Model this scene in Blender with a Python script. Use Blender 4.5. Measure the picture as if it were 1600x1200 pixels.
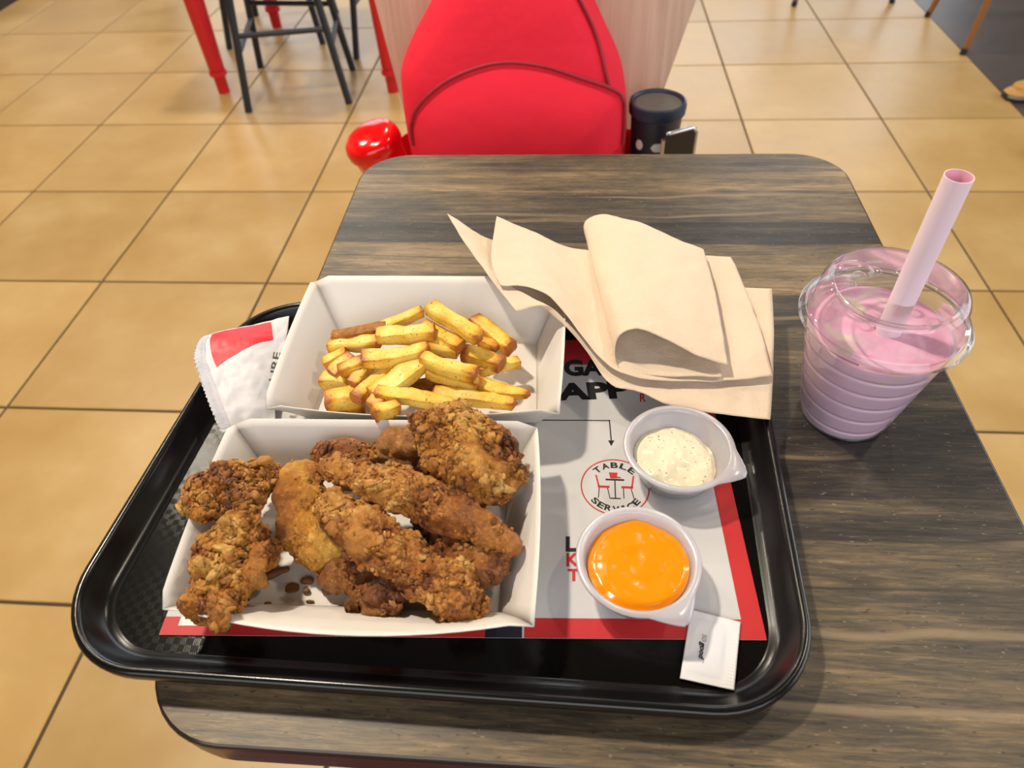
import bpy, math, random
import numpy as np
from mathutils import Vector, Matrix

# ---------------------------------------------------------------- scene, camera, light
scene = bpy.context.scene
C = scene.collection
for o in list(bpy.data.objects):
    bpy.data.objects.remove(o)

# camera: phone main lens held over the near edge of the table, looking down about 46 degrees
PITCH, YAW, ROLL = 0.8010, -0.1120, -0.0594
fw = Vector((math.sin(YAW) * math.cos(PITCH), math.cos(YAW) * math.cos(PITCH), -math.sin(PITCH)))
rt = Vector((math.cos(YAW), -math.sin(YAW), 0.0))
up = rt.cross(fw)
rt2 = rt * math.cos(ROLL) + up * math.sin(ROLL)
up2 = up * math.cos(ROLL) - rt * math.sin(ROLL)
cam_d = bpy.data.cameras.new('camera')
cam = bpy.data.objects.new('camera', cam_d)
C.objects.link(cam)
M = Matrix((rt2, up2, -fw)).transposed().to_4x4()
M.translation = Vector((-0.02937, -0.44751, 1.16494))
cam.matrix_world = M
cam_d.sensor_width = 36.0
cam_d.lens = 1106.0 / 1600.0 * 36.0
cam_d.clip_start = 0.01
cam_d.dof.use_dof = True
cam_d.dof.focus_distance = 0.52
cam_d.dof.aperture_fstop = 9.0
scene.camera = cam

world = bpy.data.worlds.new('world')
scene.world = world
world.use_nodes = True
bg = world.node_tree.nodes['Background']
bg.inputs[0].default_value = (0.80, 0.90, 1.0, 1)
bg.inputs[1].default_value = 1.0

def area(name, loc, target, sx, sy, power, color, shape='RECTANGLE'):
    d = bpy.data.lights.new(name, 'AREA')
    d.shape = shape
    d.size = sx
    d.size_y = sy
    d.energy = power
    d.color = color
    o = bpy.data.objects.new(name, d)
    C.objects.link(o)
    o.location = loc
    o.rotation_euler = (Vector(target) - Vector(loc)).to_track_quat('-Z', 'Y').to_euler()
    return o

# daylight through the shop windows far and right, warm lamps in the ceiling
DAY = (0.92, 0.96, 1.0)
area('daylight_far_window', (-0.2, 4.70, 1.55), (-0.2, 0.0, 1.3), 5.0, 2.2, 50, DAY)
area('daylight_entrance', (4.10, 1.0, 1.45), (0.0, 1.0, 1.2), 5.0, 2.3, 60, DAY)
area('daylight_back_fill', (0.4, -2.15, 1.75), (0.4, 0.0, 1.2), 4.4, 1.7, 54, DAY)  # ambient daylight fill added behind the camera; the back wall is solid
WARM = (1.0, 0.88, 0.70)
area('ceiling_lamp_key', (-1.00, 0.62, 2.84), (-0.1, -0.15, 0.75), 0.16, 0.16, 44, WARM, 'DISK')
for lx, ly, pw in ((-2.6, 2.6, 22), (-1.1, 2.55, 22), (1.0, 2.6, 12), (-1.69, 1.46, 11), (1.3, 0.6, 12)):
    area('ceiling_lamp', (lx, ly, 2.84), (lx, ly, 0), 0.16, 0.16, pw, WARM, 'DISK')
scene.cycles.adaptive_threshold = 0.03
scene.cycles.max_bounces = 7
scene.cycles.diffuse_bounces = 3
scene.cycles.glossy_bounces = 3
scene.cycles.transmission_bounces = 4
scene.cycles.transparent_max_bounces = 12

scene.view_settings.view_transform = 'Standard'
scene.view_settings.look = 'None'
scene.view_settings.gamma = 1.0
scene.view_settings.use_curve_mapping = False
scene.view_settings.exposure = 0.24

# ---------------------------------------------------------------- helpers
def srgb(r, g, b):
    f = lambda c: ((c / 255 + 0.055) / 1.055) ** 2.4 if c > 10 else c / 255 / 12.92
    return (f(r), f(g), f(b), 1.0)

class Mat:
    """small node-tree builder"""
    def __init__(self, name, color=(0.8, 0.8, 0.8, 1), rough=0.5, spec=0.5, metal=0.0, **kw):
        self.m = bpy.data.materials.new(name)
        self.m.use_nodes = True
        self.t = self.m.node_tree
        self.b = self.t.nodes['Principled BSDF']
        self.out = self.t.nodes['Material Output']
        self.b.inputs['Base Color'].default_value = color
        self.b.inputs['Roughness'].default_value = rough
        self.b.inputs['Specular IOR Level'].default_value = spec
        self.b.inputs['Metallic'].default_value = metal
        for k, v in kw.items():
            self.b.inputs[k.replace('_', ' ')].default_value = v
    def n(self, typ, **inp):
        nd = self.t.nodes.new(typ)
        for k, v in inp.items():
            if k.startswith('p_'):
                setattr(nd, k[2:], v)
            else:
                key = int(k[1:]) if k[0] == 'i' and k[1:].isdigit() else k.replace('_', ' ')
                self.put(nd.inputs[key], v)
        return nd
    def put(self, sock, v):
        if hasattr(v, 'outputs'):
            v = v.outputs[0]
        if hasattr(v, 'links'):
            self.t.links.new(v, sock)
        else:
            sock.default_value = v
    def set(self, key, v):
        self.put(self.b.inputs[key], v)
    def coords(self, scale=(1, 1, 1), kind='Object', loc=(0, 0, 0)):
        tc = self.n('ShaderNodeTexCoord')
        mp = self.n('ShaderNodeMapping')
        self.t.links.new(tc.outputs[kind], mp.inputs[0])
        mp.inputs['Scale'].default_value = scale
        mp.inputs['Location'].default_value = loc
        return mp.outputs[0]
    def noise(self, vec, scale=5, detail=3, rough=0.5, dist=0.0):
        return self.n('ShaderNodeTexNoise', Vector=vec, Scale=scale, Detail=detail, Roughness=rough, Distortion=dist).outputs[0]
    def ramp(self, fac, stops, interp='LINEAR'):
        r = self.n('ShaderNodeValToRGB', Fac=fac)
        r.color_ramp.interpolation = interp
        e = r.color_ramp.elements
        while len(e) < len(stops):
            e.new(0.5)
        for el, (p, c) in zip(e, stops):
            el.position = p
            el.color = c if len(c) == 4 else (*c, 1)
        return r.outputs[0]
    def mix(self, fac, a, b, blend='MIX'):
        nd = self.t.nodes.new('ShaderNodeMix')
        nd.data_type = 'RGBA'
        nd.blend_type = blend
        self.put(nd.inputs[0], fac)
        self.put(nd.inputs[6], a)
        self.put(nd.inputs[7], b)
        return nd.outputs[2]
    def math(self, op, a, b=0.0, clamp=False):
        nd = self.t.nodes.new('ShaderNodeMath')
        nd.operation = op
        nd.use_clamp = clamp
        self.put(nd.inputs[0], a)
        self.put(nd.inputs[1], b)
        return nd.outputs[0]
    def bump(self, h, strength=0.3, dist=0.001):
        nd = self.n('ShaderNodeBump', Strength=strength, Distance=dist, Height=h)
        self.put(self.b.inputs['Normal'], nd)
        return nd
    def attr(self, name):
        nd = self.t.nodes.new('ShaderNodeAttribute')
        nd.attribute_name = name
        return nd
g1 = lambda v: (v, v, v, 1)

def link(name, me, mat=None, parent=None, smooth=True):
    o = bpy.data.objects.new(name, me)
    C.objects.link(o)
    if mat is not None and not me.materials:
        me.materials.append(mat.m if isinstance(mat, Mat) else mat)
    if smooth:
        me.shade_smooth()
    if parent is not None:
        o.parent = parent
    return o

def mesh(name, verts, faces, mat=None, parent=None, smooth=True):
    me = bpy.data.meshes.new(name)
    me.from_pydata([tuple(v) for v in verts], [], [tuple(f) for f in faces])
    me.update()
    return link(name, me, mat, parent, smooth)

def thing(name, label, cat, loc=(0, 0, 0), group=None):
    o = bpy.data.objects.new(name, None)
    C.objects.link(o)
    o.empty_display_size = 0.02
    o.location = loc
    tag(o, label, cat, group)
    return o

def tag(o, label, cat, group=None):
    o['label'] = label
    o['category'] = cat
    if group:
        o['group'] = group
    return o

def structure(o):
    o['kind'] = 'structure'
    return o

def auto_smooth(o, ang=35):
    o.data.set_sharp_from_angle(angle=math.radians(ang))
    return o

def bevel(o, w, seg=2):
    m = o.modifiers.new('bevel', 'BEVEL')
    m.width = w
    m.segments = seg
    m.limit_method = 'ANGLE'
    return o

def solidify(o, t, offset=0.0):
    m = o.modifiers.new('solid', 'SOLIDIFY')
    m.thickness = t
    m.offset = offset
    return o

BOXF = [(0, 3, 2, 1), (4, 5, 6, 7), (0, 1, 5, 4), (1, 2, 6, 5), (2, 3, 7, 6), (3, 0, 4, 7)]
def box(name, lo, hi, mat, parent=None, bev=0.0, local=None):
    x0, y0, z0 = lo
    x1, y1, z1 = hi
    v = [(x0, y0, z0), (x1, y0, z0), (x1, y1, z0), (x0, y1, z0), (x0, y0, z1), (x1, y0, z1), (x1, y1, z1), (x0, y1, z1)]
    if local is not None:
        v = [tuple(np.array(p) - np.array(local)) for p in v]
    o = mesh(name, v, BOXF, mat, parent, smooth=False)
    if bev:
        bevel(o, bev)
    return o

def lathe(name, prof, mat, parent=None, seg=48, loc=(0, 0, 0), squash=None):
    v, f = [], []
    n = len(prof)
    for k in range(seg):
        a = 2 * math.pi * k / seg
        for r, z in prof:
            v.append((loc[0] + r * math.cos(a), loc[1] + r * math.sin(a), loc[2] + z))
    for k in range(seg):
        k2 = (k + 1) % seg
        for i in range(n - 1):
            f.append((k * n + i, k2 * n + i, k2 * n + i + 1, k * n + i + 1))
    o = mesh(name, v, f, mat, parent)
    return auto_smooth(o, 40)

def frame(t):
    t = t.normalized()
    a = Vector((0, 0, 1)) if abs(t.z) < 0.95 else Vector((0, 1, 0))
    s = t.cross(a).normalized()
    return s, s.cross(t)

def tube(name, pts, radii, mat, parent=None, seg=12, local=(0, 0, 0)):
    L = Vector(local)
    pts = [Vector(p) - L for p in pts]
    if not hasattr(radii, '__len__'):
        radii = [radii] * len(pts)
    v, f = [], []
    n = len(pts)
    for i, p in enumerate(pts):
        t = pts[min(i + 1, n - 1)] - pts[max(i - 1, 0)]
        s, u = frame(t)
        for k in range(seg):
            a = 2 * math.pi * k / seg
            v.append(p + s * math.cos(a) * radii[i] + u * math.sin(a) * radii[i])
    for i in range(n - 1):
        for k in range(seg):
            k2 = (k + 1) % seg
            f.append((i * seg + k, i * seg + k2, (i + 1) * seg + k2, (i + 1) * seg + k))
    f.append(tuple(reversed(range(seg))))
    f.append(tuple((n - 1) * seg + k for k in range(seg)))
    return auto_smooth(mesh(name, v, f, mat, parent), 50)

def cr(P, m):
    """Catmull-Rom through rows of P, m samples, uniform parameter u in [0,1]"""
    P = np.asarray(P, float)
    n = len(P)
    u = np.asarray(m, float) * (n - 1)
    i = np.clip(np.floor(u).astype(int), 0, n - 2)
    t = (u - i)[:, None]
    p0 = P[np.maximum(i - 1, 0)]
    p1 = P[i]
    p2 = P[i + 1]
    p3 = P[np.minimum(i + 2, n - 1)]
    return 0.5 * (2 * p1 + (p2 - p0) * t + (2 * p0 - 5 * p1 + 4 * p2 - p3) * t ** 2 + (3 * p1 - p0 - 3 * p2 + p3) * t ** 3)

def grid_faces(nu, nv, wrap=False):
    f = []
    for i in range(nu - 1):
        for j in range(nv if wrap else nv - 1):
            j2 = (j + 1) % nv
            f.append((i * nv + j, i * nv + j2, (i + 1) * nv + j2, (i + 1) * nv + j))
    return f

def patch(name, rows, nu, nv, mat, parent=None, thick=0.0006, fn=None, flip=False):
    """smooth sheet through a grid of control points"""
    R = np.array(rows, float)
    u = np.linspace(0, 1, nu)
    v = np.linspace(0, 1, nv)
    A = np.stack([cr(R[:, j], u) for j in range(R.shape[1])], 1)      # nu x cols x 3
    B = np.stack([cr(A[i], v) for i in range(nu)], 0)                  # nu x nv x 3
    if fn is not None:
        B = fn(B, u, v)
    f = grid_faces(nu, nv)
    if flip:
        f = [tuple(reversed(q)) for q in f]
    o = mesh(name, B.reshape(-1, 3), f, mat, parent)
    if thick:
        solidify(o, thick)
    return o

# rounded polygon ring: corners (x, y) counter-clockwise
def rounded(corners, r, seg=8, inset=0.0):
    P = [Vector(c) for c in corners]
    n = len(P)
    Q = []
    for i in range(n):
        a, b, c = P[i - 1], P[i], P[(i + 1) % n]
        d1, d2 = (b - a).normalized(), (c - b).normalized()
        n1, n2 = Vector((-d1.y, d1.x)), Vector((-d2.y, d2.x))
        k = inset / max(0.2, 1 + n1.dot(n2))
        Q.append(b + (n1 + n2) * k)
    rr = r - inset
    out = []
    for i in range(n):
        a, b, c = Q[i - 1], Q[i], Q[(i + 1) % n]
        d1, d2 = (b - a).normalized(), (c - b).normalized()
        ang = math.acos(max(-1, min(1, d1.dot(d2))))
        t = rr * math.tan(ang / 2)
        n1 = Vector((-d1.y, d1.x))
        cen = b - d1 * t + n1 * rr
        a0 = math.atan2(-n1.y, -n1.x)
        for k in range(seg + 1):
            th = a0 + ang * k / seg
            out.append((cen.x + rr * math.cos(th), cen.y + rr * math.sin(th)))
    return out

def loft(name, rings, mat, parent=None, cap0=False, cap1=False, ang=35):
    n = len(rings[0])
    v = [p for r in rings for p in r]
    f = grid_faces(len(rings), n, wrap=True)
    if cap0:
        f.append(tuple(reversed(range(n))))
    if cap1:
        f.append(tuple((len(rings) - 1) * n + k for k in range(n)))
    return auto_smooth(mesh(name, v, f, mat, parent), ang)

# vectorised noise
def h3(i, j, k, s):
    n = (i * 374761393 + j * 668265263 + k * 2147483647 + s * 974634777).astype(np.int64)
    n = (n ^ (n >> 13)) * 1274126177
    n = n & 0x7fffffff
    n = ((n ^ (n >> 16)) * 668265263) & 0x7fffffff
    return ((n ^ (n >> 15)) & 0xffffff) / float(0xffffff)

def vnoise(P, scale, s=0):
    Q = P / scale
    I = np.floor(Q).astype(np.int64)
    F = Q - I
    F = F * F * (3 - 2 * F)
    r = 0
    for a in (0, 1):
        for b in (0, 1):
            for c in (0, 1):
                w = (F[:, 0] if a else 1 - F[:, 0]) * (F[:, 1] if b else 1 - F[:, 1]) * (F[:, 2] if c else 1 - F[:, 2])
                r = r + w * h3(I[:, 0] + a, I[:, 1] + b, I[:, 2] + c, s)
    return r

def fbm(P, scale, oct=3, s=0):
    r, w, tot = 0, 1.0, 0
    for k in range(oct):
        r = r + w * vnoise(P, scale / 2 ** k, s + k)
        tot += w
        w *= 0.5
    return r / tot

def worley(P, scale, s=0):
    Q = P / scale
    I = np.floor(Q).astype(np.int64)
    F1 = np.full(len(P), 9.0)
    ID = np.zeros(len(P))
    for a in (-1, 0, 1):
        for b in (-1, 0, 1):
            for c in (-1, 0, 1):
                i, j, k = I[:, 0] + a, I[:, 1] + b, I[:, 2] + c
                d = (Q[:, 0] - i - h3(i, j, k, s)) ** 2 + (Q[:, 1] - j - h3(i, j, k, s + 1)) ** 2 + (Q[:, 2] - k - h3(i, j, k, s + 2)) ** 2
                m = d < F1
                F1 = np.where(m, d, F1)
                ID = np.where(m, h3(i, j, k, s + 5), ID)
    return np.sqrt(F1), ID

def fattr(o, name, vals):
    a = o.data.attributes.new(name, 'FLOAT', 'POINT')
    a.data.foreach_set('value', np.asarray(vals, np.float32))

# flat print: map text onto the parallelogram bl, br, tl (world points)
def text_mesh(name, s, bl, br, tl, mat, parent, bold=0.02, shear=0.0, z=None):
    cu = bpy.data.curves.new(name, 'FONT')
    cu.body = s
    cu.size = 1.0
    cu.offset = bold
    cu.shear = shear
    cu.resolution_u = 4
    tmp = bpy.data.objects.new('tmp', cu)
    C.objects.link(tmp)
    bpy.context.view_layer.update()
    me = bpy.data.meshes.new_from_object(tmp)
    bpy.data.objects.remove(tmp)
    n = len(me.vertices)
    co = np.zeros(n * 3)
    me.vertices.foreach_get('co', co)
    co = co.reshape(-1, 3)
    lo, hi = co[:, :2].min(0), co[:, :2].max(0)
    uv = (co[:, :2] - lo) / np.maximum(hi - lo, 1e-6)
    bl, br, tl = map(np.array, (bl, br, tl))
    W3 = bl + uv[:, :1] * (br - bl) + uv[:, 1:] * (tl - bl)
    me.vertices.foreach_set('co', W3.ravel())
    me.update()
    me.materials.clear()
    return link(name, me, mat, parent, smooth=False)

def flat(name, polys, z, mat, parent, lift=0.0):
    v, f = [], []
    for p in polys:
        b = len(v)
        v += [(q[0], q[1], z) for q in p]
        f.append(tuple(range(b, b + len(p))))
    return mesh(name, v, f, mat, parent, smooth=False)

def stroke(p, q, w):
    p, q = Vector(p[:2]), Vector(q[:2])
    d = (q - p).normalized() * (w / 2)
    n = Vector((-d.y, d.x))
    return [tuple(p - n), tuple(q - n), tuple(q + n), tuple(p + n)]

# ---------------------------------------------------------------- materials
tile_m = Mat('tile_ceramic', rough=0.34, spec=0.45)
_v = tile_m.coords(kind='Object')
_oi = tile_m.n('ShaderNodeObjectInfo')
_off = tile_m.n('ShaderNodeVectorMath', p_operation='MULTIPLY_ADD')
tile_m.t.links.new(_oi.outputs['Random'], _off.inputs[0])
_off.inputs[1].default_value = (37, 53, 0)
tile_m.t.links.new(_v, _off.inputs[2])
_n1 = tile_m.noise(_off.outputs[0], 3.2, 4, 0.6)
_n2 = tile_m.noise(_off.outputs[0], 22, 3, 0.6)
_c = tile_m.ramp(_n1, [(0.30, srgb(174, 138, 80)), (0.52, srgb(186, 151, 94)), (0.72, srgb(198, 167, 114))])
_c = tile_m.mix(tile_m.math('MULTIPLY', _n2, 0.25), _c, srgb(194, 162, 116))
_hs = tile_m.n('ShaderNodeHueSaturation', Color=_c)
tile_m.put(_hs.inputs['Value'], tile_m.math('ADD', tile_m.math('MULTIPLY', _oi.outputs['Random'], 0.14), 0.93))
tile_m.set('Base Color', _hs.outputs[0])
tile_m.set('Roughness', tile_m.ramp(_n1, [(0.3, g1(0.28)), (0.7, g1(0.42))]))
tile_m.bump(_n2, 0.05, 0.001)
grout_m = Mat('grout', srgb(84, 68, 46), 0.9)
dark_floor_m = Mat('dark_floor', srgb(78, 70, 68), 0.35)
wall_m = Mat('wall_paint', srgb(150, 135, 118), 0.8)
ceil_m = Mat('ceiling_paint', srgb(70, 64, 60), 0.9)
frame_m = Mat('window_frame', srgb(60, 60, 62), 0.5)

wood_m = Mat('laminate_wood', rough=0.42, spec=0.4)
_v = wood_m.coords((1, 1, 1))
_w = wood_m.noise(wood_m.coords((2.2, 9, 1)), 1.6, 2, 0.5)
_sep = wood_m.n('ShaderNodeSeparateXYZ', Vector=_v)
_yy = wood_m.math('ADD', _sep.outputs[1], wood_m.math('MULTIPLY', _w, 0.022))
_vor = wood_m.t.nodes.new('ShaderNodeTexVoronoi')
_vor.voronoi_dimensions = '1D'
wood_m.put(_vor.inputs['W'], _yy)
_vor.inputs['Scale'].default_value = 24
_vore = wood_m.t.nodes.new('ShaderNodeTexVoronoi')
_vore.voronoi_dimensions = '1D'
_vore.feature = 'DISTANCE_TO_EDGE'
wood_m.put(_vore.inputs['W'], _yy)
_vore.inputs['Scale'].default_value = 24
_band = wood_m.n('ShaderNodeSeparateColor', Color=_vor.outputs['Color'])
_grain = wood_m.noise(wood_m.coords((5, 95, 1)), 1.0, 6, 0.66, 0.4)
_fine = wood_m.noise(wood_m.coords((38, 420, 1)), 1.0, 4, 0.7, 0.6)
_patch = wood_m.noise(wood_m.coords((4.2, 16, 1), loc=(3, 1, 0)), 1.0, 3, 0.55, 0.5)
_k = wood_m.math('ADD', wood_m.math('MULTIPLY', wood_m.math('ADD', wood_m.math('MULTIPLY', _band.outputs[0], 0.8), 0.1), 0.50), wood_m.math('MULTIPLY', _grain, 0.80))
_k = wood_m.math('SUBTRACT', wood_m.math('ADD', _k, wood_m.math('MULTIPLY', wood_m.math('SUBTRACT', _patch, 0.5), 0.85)), 0.13)
_k = wood_m.math('ADD', _k, wood_m.math('MULTIPLY', wood_m.math('SUBTRACT', _fine, 0.5), 0.75))
_col = wood_m.ramp(_k, [(0.14, srgb(24, 21, 20)), (0.36, srgb(50, 45, 41)), (0.54, srgb(78, 68, 55)), (0.72, srgb(112, 94, 70)), (0.94, srgb(154, 130, 98))])
_seam = wood_m.ramp(_vore.outputs['Distance'], [(0.0, g1(1)), (0.0016 * 24, g1(0))])
_sn = wood_m.ramp(wood_m.noise(wood_m.coords((3.5, 30, 1)), 1.0, 2, 0.5), [(0.46, g1(0)), (0.56, g1(1))])
_col = wood_m.mix(wood_m.math('MULTIPLY', wood_m.math('MULTIPLY', _seam, _sn), 0.75), _col, srgb(34, 30, 28))
_kn = wood_m.n('ShaderNodeTexVoronoi', Vector=wood_m.coords((9, 26, 1)), Scale=1.0)
_knm = wood_m.ramp(_kn.outputs['Distance'], [(0.07, g1(1)), (0.20, g1(0))])
_col = wood_m.mix(wood_m.math('MULTIPLY', _knm, 0.55), _col, srgb(40, 36, 34))
_sp = wood_m.ramp(wood_m.noise(wood_m.coords((210, 620, 1)), 1.0, 1, 0.5), [(0.71, g1(0)), (0.77, g1(1))])
_col = wood_m.mix(wood_m.math('MULTIPLY', _sp, 0.5), _col, srgb(150, 134, 112))
_sd = wood_m.ramp(wood_m.noise(wood_m.coords((170, 420, 1), loc=(5, 7, 0)), 1.0, 1, 0.5), [(0.70, g1(0)), (0.75, g1(1))])
_col = wood_m.mix(wood_m.math('MULTIPLY', _sd, 0.6), _col, srgb(34, 30, 28))
_v2 = wood_m.t.nodes.new('ShaderNodeTexVoronoi')
_v2.voronoi_dimensions = '1D'
_v2.feature = 'DISTANCE_TO_EDGE'
wood_m.put(_v2.inputs['W'], wood_m.math('ADD', _yy, wood_m.math('MULTIPLY', wood_m.noise(wood_m.coords((6, 2, 1)), 1.0, 2), 0.02)))
_v2.inputs['Scale'].default_value = 15
_s2 = wood_m.ramp(_v2.outputs['Distance'], [(0.018, g1(1)), (0.05, g1(0))])
_m2 = wood_m.ramp(wood_m.noise(wood_m.coords((3, 22, 1), loc=(9, 4, 0)), 1.0, 2), [(0.47, g1(0)), (0.57, g1(1))])
_col = wood_m.mix(wood_m.math('MULTIPLY', wood_m.math('MULTIPLY', _s2, _m2), 0.6), _col, srgb(142, 122, 96))
wood_m.set('Base Color', _col)
wood_m.bump(_fine, 0.25, 0.0006)
edge_m = Mat('table_edge', srgb(96, 52, 42), 0.25)
trim_m = Mat('edge_trim', srgb(70, 60, 56), 0.2, metal=0.6)
metal_dark_m = Mat('dark_metal', srgb(40, 42, 48), 0.45, metal=0.3)

tray_m = Mat('black_plastic', srgb(14, 13, 13), 0.22, spec=0.5)
tray_m.bump(tray_m.noise(tray_m.coords(), 900, 2), 0.04, 0.0003)
trayf_m = Mat('black_embossed_plastic', srgb(12, 11, 10), 0.15, spec=0.22)
_v = trayf_m.coords((230, 230, 1))
_chk = trayf_m.n('ShaderNodeTexChecker', Vector=_v, Scale=1.0)
_wx = trayf_m.n('ShaderNodeTexWave', Vector=_v, Scale=1.2)
_wx.bands_direction = 'X'
_wy = trayf_m.n('ShaderNodeTexWave', Vector=_v, Scale=1.2)
_wy.bands_direction = 'Y'
trayf_m.bump(trayf_m.mix(_chk.outputs['Fac'], _wx.outputs['Color'], _wy.outputs['Color']), 0.05, 0.0004)

paper_m = Mat('placemat_paper', srgb(198, 196, 196), 0.6, spec=0.3)
paper_m.bump(paper_m.noise(paper_m.coords(), 60, 3), 0.08, 0.001)
red_print_m = Mat('red_print', srgb(190, 42, 44), 0.5, spec=0.3)
black_print_m = Mat('black_print', srgb(30, 28, 28), 0.5, spec=0.3)
navy_print_m = Mat('navy_print', srgb(30, 30, 44), 0.5, spec=0.3)
white_print_m = Mat('white_print', srgb(225, 222, 218), 0.5, spec=0.3)
grey_print_m = Mat('grey_print', srgb(150, 148, 146), 0.5, spec=0.3)

board_m = Mat('white_paperboard', srgb(224, 218, 212), 0.5, spec=0.35)
board_m.bump(board_m.noise(board_m.coords(), 400, 2), 0.03, 0.0005)
tissue_m = Mat('brown_tissue', rough=0.95, spec=0.1)
_tn = tissue_m.noise(tissue_m.coords(), 700, 3, 0.6)
_tb = tissue_m.noise(tissue_m.coords(), 40, 3, 0.6)
tissue_m.set('Base Color', tissue_m.mix(_tb, srgb(219, 197, 172), srgb(228, 208, 185)))
tissue_m.bump(tissue_m.math('ADD', _tn, tissue_m.math('MULTIPLY', _tb, 3.0)), 0.6, 0.0008)
wrap_m = Mat('wrapper_paper', srgb(208, 206, 210), 0.5, spec=0.4)
wrap_m.bump(wrap_m.noise(wrap_m.coords(), 130, 4, 0.6), 0.35, 0.0012)
wrap_red_m = Mat('wrapper_red', srgb(222, 30, 48), 0.45, spec=0.4)
wrap_red_m.bump(wrap_red_m.noise(wrap_red_m.coords(), 130, 4, 0.6), 0.35, 0.0012)

def chicken_mat(name, c0, c1, c2, c3):
    m = Mat(name, rough=0.42, spec=0.7)
    a = m.attr('crust').outputs['Fac']
    f = m.noise(m.coords(), 420, 4, 0.65)
    k = m.math('ADD', a, m.math('MULTIPLY', m.math('SUBTRACT', f, 0.5), 0.38))
    m.set('Base Color', m.ramp(k, [(0.10, c0), (0.36, c1), (0.62, c2), (0.92, c3)]))
    m.set('Roughness', m.ramp(f, [(0.3, g1(0.24)), (0.7, g1(0.5))]))
    vo = m.n('ShaderNodeTexVoronoi', Vector=m.mix(0.12, m.coords(), m.n('ShaderNodeTexNoise', Vector=m.coords(), Scale=90.0, Detail=2.0).outputs['Color']), Scale=520.0)
    m.bump(m.math('ADD', f, m.math('MULTIPLY', vo.outputs['Distance'], -0.8)), 0.75, 0.0013)
    return m
crisp_m = chicken_mat('crispy_coating', srgb(108, 56, 14), srgb(178, 108, 32), srgb(212, 144, 54), srgb(238, 186, 98))
tender_m = chicken_mat('tender_coating', srgb(114, 60, 18), srgb(168, 98, 34), srgb(206, 136, 54), srgb(236, 182, 98))
dark_chicken_m = chicken_mat('browned_coating', srgb(84, 44, 14), srgb(134, 76, 30), srgb(174, 110, 46), srgb(210, 150, 76))
gold_m = chicken_mat('golden_coating', srgb(126, 68, 18), srgb(180, 110, 30), srgb(214, 148, 46), srgb(236, 182, 80))
crumb_m = Mat('crumb', srgb(128, 84, 40), 0.6)

fry_m = Mat('potato', rough=0.45, spec=0.4)
_v = fry_m.coords()
_a = fry_m.attr('ends').outputs['Fac']
_big = fry_m.noise(_v, 75, 3, 0.6)
_k = fry_m.math('ADD', _a, fry_m.math('MULTIPLY', fry_m.math('SUBTRACT', _big, 0.5), 1.3))
_c = fry_m.ramp(_k, [(0.0, srgb(240, 212, 118)), (0.42, srgb(234, 190, 72)), (0.72, srgb(212, 146, 38)), (1.0, srgb(160, 92, 32))])
_s = fry_m.ramp(fry_m.noise(_v, 620, 1, 0.5), [(0.685, g1(0)), (0.72, g1(1))])
fry_m.set('Base Color', fry_m.mix(fry_m.math('MULTIPLY', _s, 0.8), _c, srgb(96, 48, 16)))
fry_m.bump(fry_m.noise(_v, 300, 3), 0.2, 0.001)
skin_m = Mat('potato_skin', rough=0.6, spec=0.3)
_v = skin_m.coords()
skin_m.set('Base Color', skin_m.ramp(skin_m.noise(_v, 260, 4, 0.65), [(0.3, srgb(120, 72, 26)), (0.6, srgb(170, 112, 44)), (0.8, srgb(200, 146, 66))]))
skin_m.bump(skin_m.noise(_v, 500, 3), 0.5, 0.001)

def plastic(name, color, opacity, rough=0.08, tint=(1, 1, 1, 1), transl=0.0):
    """thin clear or milky plastic: see-through film + a reflecting coat"""
    m = Mat(name, color, rough, 0.5)
    tr = m.n('ShaderNodeBsdfTransparent', Color=tint)
    base = m.b.outputs[0]
    if transl:
        tl = m.n('ShaderNodeBsdfTranslucent', Color=color)
        mt = m.n('ShaderNodeMixShader', Fac=transl)
        m.t.links.new(base, mt.inputs[1])
        m.t.links.new(tl.outputs[0], mt.inputs[2])
        base = mt.outputs[0]
    ms = m.n('ShaderNodeMixShader', Fac=opacity)
    m.t.links.new(tr.outputs[0], ms.inputs[1])
    m.t.links.new(base, ms.inputs[2])
    gl = m.n('ShaderNodeBsdfGlossy', Color=g1(1), Roughness=rough)
    fr = m.n('ShaderNodeLayerWeight', Blend=0.36)
    m2 = m.n('ShaderNodeMixShader')
    m.t.links.new(m.math('MULTIPLY', fr.outputs['Fresnel'], 0.8), m2.inputs[0])
    m.t.links.new(ms.outputs[0], m2.inputs[1])
    m.t.links.new(gl.outputs[0], m2.inputs[2])
    m.t.links.new(m2.outputs[0], m.out.inputs[0])
    return m
clear_m = plastic('clear_plastic', (0.9, 0.9, 0.9, 1), 0.045, 0.05, (0.96, 0.97, 0.97, 1))
milky_m = plastic('milky_plastic', srgb(240, 236, 242), 0.58, 0.25, transl=0.45)
pane_m = plastic('window_glass', (0.9, 0.9, 0.9, 1), 0.02, 0.02)
shake_m = Mat('pink_shake', rough=0.35, spec=0.4)
_v = shake_m.coords()
shake_m.set('Base Color', shake_m.ramp(shake_m.noise(_v, 48, 3, 0.5, 0.6), [(0.36, srgb(228, 158, 188)), (0.56, srgb(232, 178, 204)), (0.66, srgb(228, 206, 190)), (0.8, srgb(222, 214, 176))]))
shake_side_m = Mat('pink_shake_side', rough=0.35, spec=0.4)
_v = shake_side_m.coords()
_f = shake_side_m.ramp(shake_side_m.noise(_v, 55, 2, 0.5), [(0.66, g1(0)), (0.76, g1(1))])
shake_side_m.set('Base Color', shake_side_m.mix(_f, srgb(250, 220, 244), srgb(244, 230, 222)))
straw_m = Mat('pink_paper_straw', srgb(236, 214, 226), 0.55, spec=0.3)
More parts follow.
